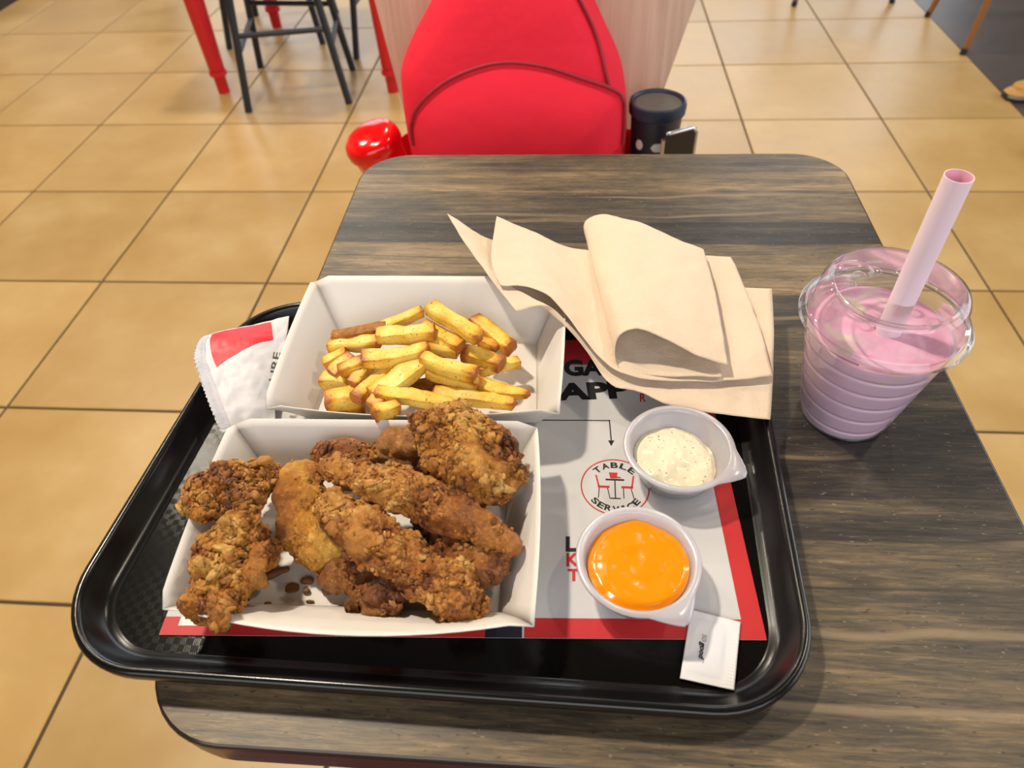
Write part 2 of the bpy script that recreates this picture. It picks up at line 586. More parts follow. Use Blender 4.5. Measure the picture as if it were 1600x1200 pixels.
straw_in_m = Mat('straw_inside', srgb(236, 178, 196), 0.6, spec=0.3)
orange_m = Mat('orange_sauce', srgb(240, 140, 6), 0.2, spec=0.5)
orange_m.bump(orange_m.noise(orange_m.coords(), 200, 2), 0.06, 0.001)
ranch_m = Mat('ranch_sauce', rough=0.25, spec=0.5)
_v = ranch_m.coords()
_s = ranch_m.ramp(ranch_m.noise(_v, 420, 1), [(0.70, g1(0)), (0.74, g1(1))])
ranch_m.set('Base Color', ranch_m.mix(_s, srgb(232, 222, 194), srgb(120, 110, 80)))
ranch_m.bump(ranch_m.noise(_v, 160, 3), 0.4, 0.001)

bag_m = Mat('red_fabric', srgb(241, 44, 66), 0.8, spec=0.15)
_v = bag_m.coords()
bag_m.bump(bag_m.noise(_v, 24, 3, 0.5), 0.25, 0.01)
zip_m = Mat('zipper_tape', srgb(160, 22, 40), 0.6)
red_gloss_m = Mat('glossy_red_plastic', srgb(226, 10, 14), 0.12, spec=0.6)
red_paint_m = Mat('red_painted_metal', srgb(206, 24, 40), 0.3, spec=0.5)
navy_m = Mat('navy_coating', srgb(34, 42, 62), 0.4)
greycap_m = Mat('grey_rubber', srgb(84, 80, 78), 0.6)
phone_m = Mat('black_glass', srgb(14, 14, 16), 0.1)
silver_m = Mat('silver_metal', srgb(200, 200, 204), 0.2, metal=1.0)
pale_wood_m = Mat('pale_wood_laminate', rough=0.45)
_g = pale_wood_m.noise(pale_wood_m.coords((70, 1, 3)), 1.0, 4, 0.6, 0.3)
pale_wood_m.set('Base Color', pale_wood_m.ramp(_g, [(0.3, srgb(200, 176, 154)), (0.6, srgb(220, 198, 176)), (0.8, srgb(230, 212, 192))]))
stool_m = Mat('blue_black_metal', srgb(38, 44, 54), 0.4, metal=0.2)
brown_wood_m = Mat('brown_wood', srgb(140, 92, 44), 0.5)
navy_seat_m = Mat('navy_vinyl', srgb(34, 34, 46), 0.5)
cabinet_m = Mat('pale_cabinet', srgb(206, 198, 190), 0.5)
shoe_m = Mat('tan_leather', srgb(196, 148, 74), 0.5)
sole_m = Mat('dark_sole', srgb(46, 38, 34), 0.6)
sole_trim_m = Mat('grey_sole', srgb(150, 146, 144), 0.5)

# ---------------------------------------------------------------- the room
T = 0.47                      # tile pitch
TX, TY = -1.7921, 0.096       # a joint crossing
XR = TX + 7 * T               # where the tiles end
XL, YB, YF, XE, HC = TX - 4 * T, TY - 5 * T, TY + 10 * T, 4.2, 2.9
floor = structure(box('floor', (XL, YB, -0.05), (XR, YF, -0.0045), grout_m))
tile_me = None
for i in range(-4, 7):
    for j in range(-5, 10):
        cx, cy = TX + (i + 0.5) * T, TY + (j + 0.5) * T
        if tile_me is None:
            h, b = T / 2 - 0.0034, 0.0016
            v, f = [], []
            for hh, z in ((h, -0.006), (h, -b), (h - b, 0.0)):
                v += [(-hh, -hh, z), (hh, -hh, z), (hh, hh, z), (-hh, hh, z)]
            for r in (0, 4):
                for k in range(4):
                    f.append((r + k, r + (k + 1) % 4, r + 4 + (k + 1) % 4, r + 4 + k))
            f.append((8, 9, 10, 11))
            o = mesh('tile', v, f, tile_m, floor, smooth=False)
            tile_me = o.data
        else:
            o = link('tile', tile_me, None, floor, smooth=False)
        o.location = (cx, cy, 0)
structure(box('floor_right', (XR, YB, -0.05), (XE, YF, -0.001), dark_floor_m))
structure(box('ceiling', (XL, YB, HC), (XE, YF, HC + 0.1), ceil_m))
structure(box('wall_left', (XL - 0.1, YB, -0.05), (XL, YF, HC), wall_m))
structure(box('wall_back', (XL - 0.1, YB - 0.1, -0.05), (XE + 0.1, YB, HC), wall_m))
def window_wall(name, axis, c, a0, a1, w0, w1, z0, z1, wid):
    """wall with one long glazed opening; axis 'x': wall plane y = c, axis 'y': wall plane x = c"""
    v, f = [], []
    def add(u0, u1, b0, b1):
        k = len(v)
        lo, hi = ((u0, c, b0), (u1, c + 0.1, b1)) if axis == 'x' else ((c, u0, b0), (c + 0.1, u1, b1))
        x0, y0, q0 = lo
        x1, y1, q1 = hi
        v.extend([(x0, y0, q0), (x1, y0, q0), (x1, y1, q0), (x0, y1, q0), (x0, y0, q1), (x1, y0, q1), (x1, y1, q1), (x0, y1, q1)])
        f.extend([tuple(k + t for t in fc) for fc in BOXF])
    add(a0, w0, -0.05, HC)
    add(w1, a1, -0.05, HC)
    add(w0, w1, -0.05, z0)
    add(w0, w1, z1, HC)
    structure(mesh(name, v, f, wall_m, smooth=False))
    e = bpy.data.objects.new(wid, None)
    C.objects.link(e)
    structure(e)
    n = 4
    for k in range(n):
        u0, u1 = w0 + (w1 - w0) * k / n, w0 + (w1 - w0) * (k + 1) / n
        lo, hi = ((u0 + 0.03, c + 0.045, z0), (u1 - 0.03, c + 0.055, z1)) if axis == 'x' else ((c + 0.045, u0 + 0.03, z0), (c + 0.055, u1 - 0.03, z1))
        box('pane', lo, hi, pane_m, e)
        lo, hi = ((u0, c + 0.02, z0), (u0 + 0.03, c + 0.08, z1)) if axis == 'x' else ((c + 0.02, u0, z0), (c + 0.08, u0 + 0.03, z1))
        box('mullion', lo, hi, frame_m, e)
window_wall('wall_far', 'x', YF, XL - 0.1, XE + 0.1, -2.9, 2.6, 0.4, 2.7, 'window_1')
window_wall('wall_right', 'y', XE, YB, YF, -0.9, 4.0, 0.25, 2.65, 'window_2')

# ---------------------------------------------------------------- dining table
ZT = 0.75
tb = thing('dining_table', 'table with dark weathered wood laminate top and rounded corners under the tray', 'table', (0, 0, 0))
TC = [(-0.2745, -0.3325), (0.2745, -0.3325), (0.2745, 0.3325), (-0.2745, 0.3325)]
def ring(corners, r, ins, z, seg=10):
    return [(x, y, z) for x, y in rounded(corners, r, seg, ins)]
top = mesh('tabletop', *(lambda R: ([p for p in R], [tuple(range(len(R)))]))(ring(TC, 0.055, 0.0022, ZT)), wood_m, tb, smooth=False)
loft('edge_trim', [ring(TC, 0.055, 0.0022, ZT), ring(TC, 0.055, 0.0006, ZT - 0.0008), ring(TC, 0.055, 0.0, ZT - 0.003), ring(TC, 0.055, 0.0012, ZT - 0.0055)], trim_m, tb, ang=80)
loft('edge_band', [ring(TC, 0.055, 0.0012, ZT - 0.0055), ring(TC, 0.055, 0.0012, ZT - 0.018), ring(TC, 0.055, 0.0030, ZT - 0.033), ring(TC, 0.055, 0.02, ZT - 0.036)], edge_m, tb, cap1=True, ang=60)
lathe('pedestal_column', [(0.0, ZT - 0.036), (0.11, ZT - 0.036), (0.11, ZT - 0.045), (0.04, ZT - 0.055), (0.04, 0.03), (0.0, 0.03)], metal_dark_m, tb, 32, (0, 0.02, 0))
lathe('pedestal_base', [(0.0, 0.0), (0.22, 0.0), (0.22, 0.008), (0.06, 0.03), (0.0, 0.03)], metal_dark_m, tb, 40, (0, 0.02, 0))

# ---------------------------------------------------------------- serving tray
TR = [(-0.338, -0.303), (0.1115, -0.309), (0.1245, 0.030), (-0.3155, 0.029)]
tray = thing('serving_tray', 'black plastic serving tray with raised glossy rim on the table', 'tray', (0, 0, 0))
ZF = 0.7555
prof = [(0.0100, 0.7512), (0.0040, 0.7560), (0.0006, 0.7640), (0.0, 0.7690), (0.0008, 0.7712), (0.0030, 0.7722), (0.0052, 0.7715), (0.0066, 0.7690), (0.0096, 0.7640), (0.0140, 0.7590), (0.0166, 0.7567), (0.0192, 0.7562), (0.0206, ZF)]
loft('rim', [ring(TR, 0.062, i, z, 14) for i, z in prof], tray_m, tray, ang=60)
fl = ring(TR, 0.062, 0.0206, ZF, 14)
fb = ring(TR, 0.062, 0.0100, 0.7512, 14)
mesh('tray_floor', fl + fb, [tuple(range(len(fl))), tuple(reversed(range(len(fl), 2 * len(fl))))], trayf_m, tray, smooth=False)

# ---------------------------------------------------------------- paper placemat with its print
ZM = 0.7563
mat_o = thing('paper_placemat', 'printed paper placemat with red border lying in the tray', 'placemat', (0, 0, 0))
U = Vector((0.3658, 0.0153)).normalized()
V = Vector((-U.y, U.x))
MC = Vector((0.0905, -0.2580))               # near right corner
def mp(u, v):                                # placemat coordinates: u leftwards from the near right corner, v away
    p = MC - U * u + V * v
    return (p.x, p.y)
MW, MD = 0.366, 0.262
mesh('sheet', [(*mp(0, 0), ZM), (*mp(MW, 0), ZM), (*mp(MW, MD), ZM), (*mp(0, MD), ZM), (*mp(0, 0), ZM - 0.0003), (*mp(MW, 0), ZM - 0.0003), (*mp(MW, MD), ZM - 0.0003), (*mp(0, MD), ZM - 0.0003)],
     [(0, 3, 2, 1), (4, 5, 6, 7), (0, 1, 5, 4), (1, 2, 6, 5), (2, 3, 7, 6), (3, 0, 4, 7)], paper_m, mat_o, smooth=False)
ZP = ZM + 0.00015
def rect(u0, u1, v0, v1):
    return [mp(u0, v0), mp(u0, v1), mp(u1, v1), mp(u1, v0)]
BWd = 0.0125
flat('red_border', [rect(0, BWd, 0, MD), rect(BWd, 0.1425, 0, BWd), rect(0.166, MW, 0, 0.0118), rect(BWd, MW, MD - 0.03, MD)], ZP, red_print_m, mat_o)
flat('navy_print', [rect(0.1437, 0.1660, 0, 0.0118)], ZP, navy_print_m, mat_o)
flat('white_corner_mark', [rect(0.340, 0.356, 0.006, 0.0118)], ZP + 0.0001, white_print_m, mat_o)
text_mesh('lettering', 'GA', (-0.0317, -0.0442, 0.7565), (0.0007, -0.0426, 0.7565), (-0.0331, -0.0249, 0.7565), black_print_m, mat_o, 0.05)
text_mesh('lettering', 'APP', (-0.0367, -0.0711, 0.7565), (0.0205, -0.0666, 0.7565), (-0.0387, -0.0524, 0.7565), black_print_m, mat_o, 0.05)
text_mesh('lettering', 'R', (0.0272, -0.0705, 0.7565), (0.0317, -0.0703, 0.7565), (0.0277, -0.0616, 0.7565), red_print_m, mat_o, 0.02)
text_mesh('lettering', 'L', (-0.0280, -0.2047, 0.7565), (-0.0214, -0.2044, 0.7565), (-0.0282, -0.1932, 0.7565), black_print_m, mat_o, 0.05)
text_mesh('lettering', 'K', (-0.0274, -0.2154, 0.7565), (-0.0193, -0.2150, 0.7565), (-0.0276, -0.2056, 0.7565), red_print_m, mat_o, 0.03)
text_mesh('lettering', 'T', (-0.0265, -0.2257, 0.7565), (-0.0188, -0.2253, 0.7565), (-0.0266, -0.2171, 0.7565), red_print_m, mat_o, 0.03)
flat('arrow_line', [stroke((-0.0710, -0.0922, 0.7565), (0.0035, -0.0904, 0.7565), 0.0009), stroke((0.0031, -0.0897, 0.7565), (0.0040, -0.1098, 0.7565), 0.0009),
     [(0.0016, -0.1099, 0.7565)[:2], (0.0038, -0.1153, 0.7565)[:2], (0.0063, -0.1098, 0.7565)[:2]]], ZP, black_print_m, mat_o)
EC = Vector((0.0055, -0.1514, 0.7565)[:2])
ER = 0.0240
def arc_ring(c, r0, r1, n=56):
    out = []
    for k in range(n):
        a, b = 2 * math.pi * k / n, 2 * math.pi * (k + 1) / n
        out.append([(c.x + r * math.cos(t), c.y + r * math.sin(t)) for r, t in ((r0, a), (r1, a), (r1, b), (r0, b))])
    return out
flat('emblem_ring', arc_ring(EC, ER - 0.0009, ER), ZP, red_print_m, mat_o)
def arc_text(word, a0, a1, r, h, w, flip):
    for k, ch in enumerate(word):
        a = math.radians(a0 + (a1 - a0) * k / (len(word) - 1))
        rad = Vector((math.cos(a), math.sin(a)))
        upv = -rad if flip else rad
        rv = Vector((upv.y, -upv.x))
        c = EC + rad * r
        wd = w * (0.45 if ch == 'I' else 1.0)
        bl = c - rv * wd / 2 - upv * h / 2
        text_mesh('lettering', ch, (*bl, ZP), (*(bl + rv * wd), ZP), (*(bl + upv * h), ZP), black_print_m, mat_o, 0.03)
arc_text('TABLE', 131, 49, 0.0186, 0.0050, 0.0052, False)
arc_text('SERVICE', 222, 318, 0.0188, 0.0048, 0.0048, True)
def E_(x, y):
    return (EC.x + x * ER, EC.y + y * ER)
flat('chair_icon', [stroke(E_(-0.55, 0.40), E_(-0.47, 0.0), 0.0011), stroke(E_(-0.50, -0.02), E_(-0.16, -0.02), 0.0018)], ZP, red_print_m, mat_o)
flat('chair_icon', [stroke(E_(0.55, 0.40), E_(0.49, 0.0), 0.0011), stroke(E_(0.52, -0.02), E_(0.18, -0.02), 0.0018)], ZP, red_print_m, mat_o)
flat('icon_legs', [stroke(E_(-0.46, -0.06), E_(-0.49, -0.42), 0.0006), stroke(E_(-0.22, -0.06), E_(-0.16, -0.42), 0.0006),
                   stroke(E_(0.46, -0.06), E_(0.53, -0.42), 0.0006), stroke(E_(0.24, -0.06), E_(0.24, -0.42), 0.0006)], ZP, black_print_m, mat_o)
flat('table_icon', [stroke(E_(-0.27, 0.24), E_(0.27, 0.24), 0.0014), stroke(E_(0, 0.22), E_(0, -0.40), 0.0008), stroke(E_(-0.15, -0.42), E_(0.15, -0.42), 0.0009)], ZP, black_print_m, mat_o)
flat('bucket_icon', [[E_(-0.17, 0.50), E_(-0.13, 0.29), E_(0.05, 0.29), E_(0.09, 0.50)], [E_(0.05, 0.36), E_(0.06, 0.30), E_(0.18, 0.30), E_(0.18, 0.34)]], ZP, red_print_m, mat_o)

# ---------------------------------------------------------------- paperboard food boxes
def food_box(label, base, rim, z0, zr, bows, rb=0.006, rr=0.012):
    """base, rim: corners near-left, near-right, far-right, far-left. bows: outward bow of near, right, far, left wall"""
    t = thing('paper_food_box', label, 'food box', (0, 0, 0), 'open paper food boxes')
    nseg = 17
    B = [Vector((*b, z0)) for b in base]
    Rm = [Vector((*r, zr[k])) for k, r in enumerate(rim)]
    base_pts = []
    cen = sum(B, Vector()) / 4
    for w in range(4):
        b0, b1, r0, r1 = B[w], B[(w + 1) % 4], Rm[w], Rm[(w + 1) % 4]
        d = (b1 - b0).normalized()
        outn = Vector((d.y, -d.x, 0))
        rows = []
        nv = 9
        for j in range(nv):
            s = j / (nv - 1)
            row = []
            for k in range(nseg):
                u = k / (nseg - 1)
                pb, pr_ = b0.lerp(b1, u), r0.lerp(r1, u)
                p = pb.lerp(pr_, s)
                bow = bows[w] * (1 - (2 * u - 1) ** 2)
                p += outn * bow * s ** 1.3
                # rounded corner tips: lower the rim towards the ends of each wall
                e = min(u, 1 - u) * (r1 - r0).length
                if e < rr:
                    q = 1 - e / rr
                    p.z -= (1 - math.sqrt(max(0, 1 - q * q))) * rr * 0.55 * s ** 3
                row.append(p)
            rows.append(row)
        o = mesh('wall_panel', [p for r in rows for p in r], grid_faces(nv, nseg), board_m, t)
        solidify(o, 0.0007, 0.0)
    o = mesh('base_panel', B, [(0, 1, 2, 3)], board_m, t, smooth=False)
    solidify(o, 0.0007, 0.0)
    return t
ZB = 0.7576
food_box('white paperboard box holding the fried chicken pieces, nearest the table edge', [(-0.2400, -0.2510), (-0.0680, -0.2490), (-0.0700, -0.1540), (-0.2400, -0.1560)],
         [(-0.2600, -0.2720), (-0.0450, -0.2715), (-0.0495, -0.1300), (-0.2640, -0.1345)], ZB, (0.795, 0.795, 0.799, 0.799), (0.013, 0.003, 0.0, 0.002))
food_box('white paperboard box holding the potato fries, behind the chicken box', [(-0.2240, -0.0980), (-0.0520, -0.0960), (-0.0560, -0.0080), (-0.2220, -0.0080)],
         [(-0.2470, -0.1175), (-0.0345, -0.1150), (-0.0335, 0.0290), (-0.2480, 0.0270)], ZB, (0.797, 0.797, 0.801, 0.801), (0.010, 0.002, 0.0, 0.002))

# ---------------------------------------------------------------- fried chicken
_t = (1 + 5 ** 0.5) / 2
_iv = [(-1, _t, 0), (1, _t, 0), (-1, -_t, 0), (1, -_t, 0), (0, -1, _t), (0, 1, _t), (0, -1, -_t), (0, 1, -_t), (_t, 0, -1), (_t, 0, 1), (-_t, 0, -1), (-_t, 0, 1)]
_if = [(0, 11, 5), (0, 5, 1), (0, 1, 7), (0, 7, 10), (0, 10, 11), (1, 5, 9), (5, 11, 4), (11, 10, 2), (10, 7, 6), (7, 1, 8), (3, 9, 4), (3, 4, 2), (3, 2, 6), (3, 6, 8), (3, 8, 9), (4, 9, 5), (2, 4, 11), (6, 2, 10), (8, 6, 7), (9, 8, 1)]
def subdivide(v, f):
    v = [np.array(p, float) / np.linalg.norm(p) for p in v]
    cache, out = {}, []
    def mid(a, b):
        k = (min(a, b), max(a, b))
        if k not in cache:
            m = v[a] + v[b]
            v.append(m / np.linalg.norm(m))
            cache[k] = len(v) - 1
        return cache[k]
    for a, b, c in f:
        x, y, z = mid(a, b), mid(b, c), mid(c, a)
        out += [(a, x, z), (b, y, x), (c, z, y), (x, y, z)]
    return np.array(v), np.array(out)
ICO, ICOF = subdivide(_iv, _if)
def chicken(label, path, mat, seed, nu=220, nv=160, lump=0.0035, crumb=0.0016, smooth=0.35, blunt=0.55, flap=0.0, name='fried_chicken_piece', group='fried chicken pieces', cat='chicken', zmin=None, base=0.5, flakes=0, fsize=0.0016):
    P = np.array([(*p[0], p[1], p[2]) for p in path], float)        # x y z w t
    u = np.linspace(0, 1, nu)
    s = (1 - np.cos(np.pi * u)) / 2
    S = cr(P, s)
    ctr, w, t = S[:, :3], S[:, 3], S[:, 4]
    tan = np.gradient(ctr, axis=0)
    tan /= np.linalg.norm(tan, axis=1)[:, None] + 1e-12
    side = np.cross(tan, [0, 0, 1.0])
    side /= np.linalg.norm(side, axis=1)[:, None] + 1e-9
    upv = np.cross(side, tan)
    f = np.sin(np.pi * np.clip(u, 0.0, 1)) ** blunt
    th = np.linspace(0, 2 * np.pi, nv, endpoint=False)
    cx, sx = np.cos(th), np.sin(th)
    cx = np.sign(cx) * np.abs(cx) ** 0.85
    sx = np.sign(sx) * np.abs(sx) ** 0.85
    G = ctr[:, None] + side[:, None] * (w * f)[:, None, None] * cx[None, :, None] + upv[:, None] * (t * f)[:, None, None] * sx[None, :, None]
    du = np.gradient(G, axis=0)
    dv = np.roll(G, -1, 1) - np.roll(G, 1, 1)
    N = np.cross(dv, du)
    ln = np.linalg.norm(N, axis=2)[..., None]
    N = np.where(ln > 1e-14, N / (ln + 1e-20), 0)
    rad = G - ctr[:, None]
    sg = np.sign(np.sum(N * rad, 2).sum())
    N *= sg if sg != 0 else 1
    N[0] = -tan[0]
    N[-1] = tan[-1]
    p = G.reshape(-1, 3) + seed * 3.17
    n = N.reshape(-1, 3)
    lo = fbm(p, 0.021, 3, seed) - 0.5
    wp = p + (np.stack([fbm(p, 0.007, 2, seed + 11 + k) for k in range(3)], 1) - 0.5) * 0.006
    f1, id1 = worley(wp, 0.0072, seed + 20)
    f2, id2 = worley(wp, 0.0042, seed + 30)
    f3, id3 = worley(p, 0.0022, seed + 40)
    mask = np.clip((fbm(p, 0.017, 2, seed + 50) - smooth) * 5, 0.12, 1)
    b1 = np.clip(1 - (f1 / 0.75) ** 2, 0, 1) * (0.35 + 0.9 * id1)
    b2 = np.clip(1 - (f2 / 0.75) ** 2, 0, 1) * (0.2 + 1.0 * id2)
    b3 = np.clip(1 - (f3 / 0.75) ** 2, 0, 1) * (0.2 + 1.0 * id3)
    d = lo * lump * 5.0 + (fbm(p, 0.0095, 2, seed + 80) - 0.5) * lump * 1.6 + crumb * mask * (1.25 * b1 + 0.9 * b2 - 0.75) + crumb * 0.42 * (0.35 + 0.65 * mask) * b3
    if flap:
        fl = np.clip(fbm(p, 0.013, 2, seed + 70) - 0.58, 0, 1) * flap * 8
        d = d + fl * 0.01
    Q = (G.reshape(-1, 3) + n * d[:, None])
    if zmin is not None:
        Q[:, 2] = np.maximum(Q[:, 2], zmin + 0.0004 * id2)
    o = mesh(name, Q, grid_faces(nu, nv, True), mat)
    brown = fbm(p, 0.020, 3, seed + 60)
    crust = np.clip(base - 0.02 + (id1 - 0.5) * 0.22 * mask + (id2 - 0.5) * 0.26 * mask + (id3 - 0.5) * 0.14 + (brown - 0.5) * 1.1, 0, 1)
    fattr(o, 'crust', crust)
    if (label):
        tag(o, label, cat, group)
    if flakes:
        rg = np.random.default_rng(seed)
        top = np.where((n[:, 2] > -0.35) & (u.repeat(nv) > 0.03) & (u.repeat(nv) < 0.97))[0]
        wgt = (mask[top] ** 2 + 0.03) * ln.reshape(-1)[top]
        pick = rg.choice(top, flakes, p=wgt / wgt.sum())
        V, F, A = [], [], []
        for k, vi in enumerate(pick):
            c, nn = Q[vi], n[vi]
            tv = np.cross(nn, rg.normal(size=3))
            tv /= np.linalg.norm(tv) + 1e-9
            nn = nn + rg.normal(size=3) * 0.6
            nn /= np.linalg.norm(nn)
            bv = np.cross(nn, tv)
            sz = fsize * min(2.2, 0.7 * math.exp(rg.normal() * 0.5))
            co = ICO * (1 + rg.uniform(-0.42, 0.42, (len(ICO), 1)))
            a, b, cc = sz * rg.uniform(0.8, 1.5), sz * rg.uniform(0.55, 1.1), sz * rg.uniform(0.4, 0.9)
            W_ = c + nn * cc * 0.15 + co[:, :1] * a * tv + co[:, 1:2] * b * bv + co[:, 2:] * cc * nn
            F.append(ICOF + k * len(ICO))
            V.append(W_)
            A.append(np.full(len(ICO), np.clip(crust[vi] + rg.normal() * 0.12 + 0.0, 0, 1)))
        fo = mesh('crumb_coating', np.concatenate(V), np.concatenate(F), mat, o)
        fo['kind'] = 'stuff'
        fattr(fo, 'crust', np.concatenate(A))
    return o

ZC = ZB + 0.001
chicken('crumbly fried chicken wing piece at the left, resting across the box wall', [((-0.2718, -0.2031, 0.7920), 0.0138, 0.0108), ((-0.2573, -0.1965, 0.7940), 0.0181, 0.0144), ((-0.2412, -0.1894, 0.7920), 0.0172, 0.0135), ((-0.2283, -0.1792, 0.7880), 0.0129, 0.0117), ((-0.2166, -0.1720, 0.7860), 0.0103, 0.0090)], crisp_m, 3, flakes=1500, fsize=0.0016, lump=0.004, crumb=0.0024, smooth=0.25, flap=0.35, zmin=ZC)
chicken('crumbly fried drumette with a narrow knob end at the lower left of the box', [((-0.2209, -0.2043, 0.8120), .0075, .0065), ((-0.2206, -0.2146, 0.8120), .0055, .0055), ((-0.2232, -0.2222, 0.8060), .0075, .007), ((-0.2282, -0.2306, 0.7940), .0185, .016), ((-0.2295, -0.2431, 0.7890), .0205, .017), ((-0.2313, -0.2579, 0.7890), .0165, .014), ((-0.2305, -0.2765, 0.7930), .0115, .009)], crisp_m, 5, flakes=1700, fsize=0.0017, lump=0.0028, crumb=0.0023, smooth=0.22, flap=0.5, zmin=ZC)
chicken('smooth golden boneless chicken piece standing upright in the middle left of the box', [((-0.2045, -0.1638, 0.7900), .013, .008), ((-0.2034, -0.1824, 0.7880), .017, .010), ((-0.1948, -0.2043, 0.7840), .019, .011), ((-0.1908, -0.2204, 0.7760), .022, .011), ((-0.1943, -0.2311, 0.7700), .017, .009)], gold_m, 7, flakes=120, fsize=0.0012, lump=0.003, crumb=0.0013, smooth=0.50, zmin=ZC, base=0.58)
chicken('dark browned wing piece with a rounded end below the crossing tenders', [((-0.1863, -0.2142, 0.7700), 0.0123, 0.0085), ((-0.1684, -0.2272, 0.7700), 0.0152, 0.0095), ((-0.1499, -0.2386, 0.7680), 0.0142, 0.0095), ((-0.1398, -0.2550, 0.7720), 0.0171, 0.0133), ((-0.1409, -0.2643, 0.7720), 0.0123, 0.0104)], dark_chicken_m, 9, flakes=420, fsize=0.0016, lump=0.004, crumb=0.0021, smooth=0.36, zmin=ZC, base=0.42)
chicken('small browned chicken end tucked behind the upper tender at the far wall', [((-0.1993, -0.1621, 0.7880), 0.0081, 0.0072), ((-0.1852, -0.1576, 0.7900), 0.0108, 0.0090), ((-0.1689, -0.1570, 0.7900), 0.0090, 0.0081), ((-0.1587, -0.1607, 0.7860), 0.0081, 0.0072)], tender_m, 11, flakes=160, fsize=0.0016, nu=180, nv=140, lump=0.003, crumb=0.0018, smooth=0.40, zmin=ZC, base=0.42)
chicken('long chicken tender lying upper of the two that cross the box', [((-0.1844, -0.1791, 0.8020), 0.0076, 0.0079), ((-0.1673, -0.1836, 0.8040), 0.0122, 0.0097), ((-0.1388, -0.1914, 0.8040), 0.0139, 0.0106), ((-0.1138, -0.1983, 0.8000), 0.0134, 0.0106), ((-0.0892, -0.2073, 0.7940), 0.0130, 0.0097), ((-0.0709, -0.2150, 0.7900), 0.0101, 0.0079), ((-0.0594, -0.2236, 0.7860), 0.0050, 0.0053)], tender_m, 13, flakes=800, fsize=0.0013, nu=320, nv=180, lump=0.0034, crumb=0.0019, smooth=0.32, zmin=ZC, base=0.5)
chicken('long crumbly chicken tender lying lower of the two that cross the box', [((-0.1824, -0.2049, 0.8000), 0.0095, 0.0079), ((-0.1630, -0.2144, 0.8000), 0.0151, 0.0106), ((-0.1417, -0.2245, 0.7960), 0.0163, 0.0114), ((-0.1213, -0.2354, 0.7880), 0.0146, 0.0106), ((-0.1010, -0.2472, 0.7820), 0.0142, 0.0106), ((-0.0851, -0.2553, 0.7780), 0.0129, 0.0097), ((-0.0744, -0.2617, 0.7760), 0.0086, 0.0070)], tender_m, 15, flakes=1100, fsize=0.0015, nu=320, nv=190, lump=0.0036, crumb=0.0023, smooth=0.36, flap=0.2, zmin=ZC, base=0.54)
chicken('large rough fried chicken piece covered in crumbs at the far right corner', [((-0.1216, -0.1365, 0.8060), 0.0130, 0.0114), ((-0.1070, -0.1518, 0.8080), 0.0219, 0.0171), ((-0.0908, -0.1657, 0.8060), 0.0237, 0.0190), ((-0.0766, -0.1750, 0.8000), 0.0219, 0.0171), ((-0.0630, -0.1852, 0.7940), 0.0140, 0.0114)], crisp_m, 17, flakes=2100, fsize=0.0017, nu=260, nv=200, lump=0.0035, crumb=0.0024, smooth=0.22, flap=0.25, zmin=ZC, base=0.52)
chicken('smooth brown chicken piece half hidden left of the large crumbed one', [((-0.1616, -0.1513, 0.7880), .008, .008), ((-0.1469, -0.1495, 0.7900), .015, .013), ((-0.1290, -0.1518, 0.7880), .016, .013), ((-0.1135, -0.1558, 0.7840), .013, .011)], dark_chicken_m, 19, flakes=80, fsize=0.0013, nu=180, nv=150, lump=0.003, crumb=0.0014, smooth=0.5, zmin=ZC, base=0.62)
chicken('dark shaded chicken piece under the tip of the upper tender at the right', [((-0.1253, -0.1997, 0.7740), .010, .010), ((-0.1029, -0.2106, 0.7740), .014, .013), ((-0.0829, -0.2232, 0.7760), .016, .013), ((-0.0692, -0.2295, 0.7780), .014, .012), ((-0.0619, -0.2322, 0.7780), .009, .009)], dark_chicken_m, 21, flakes=220, fsize=0.0015, nu=200, nv=150, lump=0.003, crumb=0.0018, smooth=0.42, zmin=ZC, base=0.5)

CR_ = [((-0.2003, -0.2401, 0.7582), .0052, .0042, 'large round brown crumb lying on the box bottom'), ((-0.1926, -0.2348, 0.7582), .0036, .0018, 'thin brown crumb beside the large round crumb, farther off'),
       ((-0.1902, -0.2418, 0.7582), .0020, .0015, 'tiny brown crumb just right of the large round crumb'), ((-0.1863, -0.2485, 0.7582), .0030, .0014, 'flat brown crumb nearest the front wall, right of the round one'),
       ((-0.2129, -0.2516, 0.7582), .0024, .0014, 'brown crumb beside the lower left drumette'), ((-0.2145, -0.2304, 0.7582), .0080, .0022, 'long brown crumb stick between drumette and golden piece'),
       ((-0.1766, -0.2398, 0.7582), .0024, .0018, 'small golden crumb under the dark wing piece')]
for k, (p, a, b, lab) in enumerate(CR_):
    q = Vector(p)
    sl = 0.5 if k == 5 else 0.1
    chicken(lab, [((q.x - a, q.y - a * sl, q.z + .0006), b * 0.9, .0016), ((q.x, q.y, q.z + .0009), b, .002), ((q.x + a, q.y + a * sl, q.z + .0006), b * 0.9, .0016)], crumb_m, 90 + k, nu=26, nv=20, lump=0.0012, crumb=0.0006, name='crumb', group='crumbs in the chicken box', cat='crumb', zmin=ZB + 0.0004)

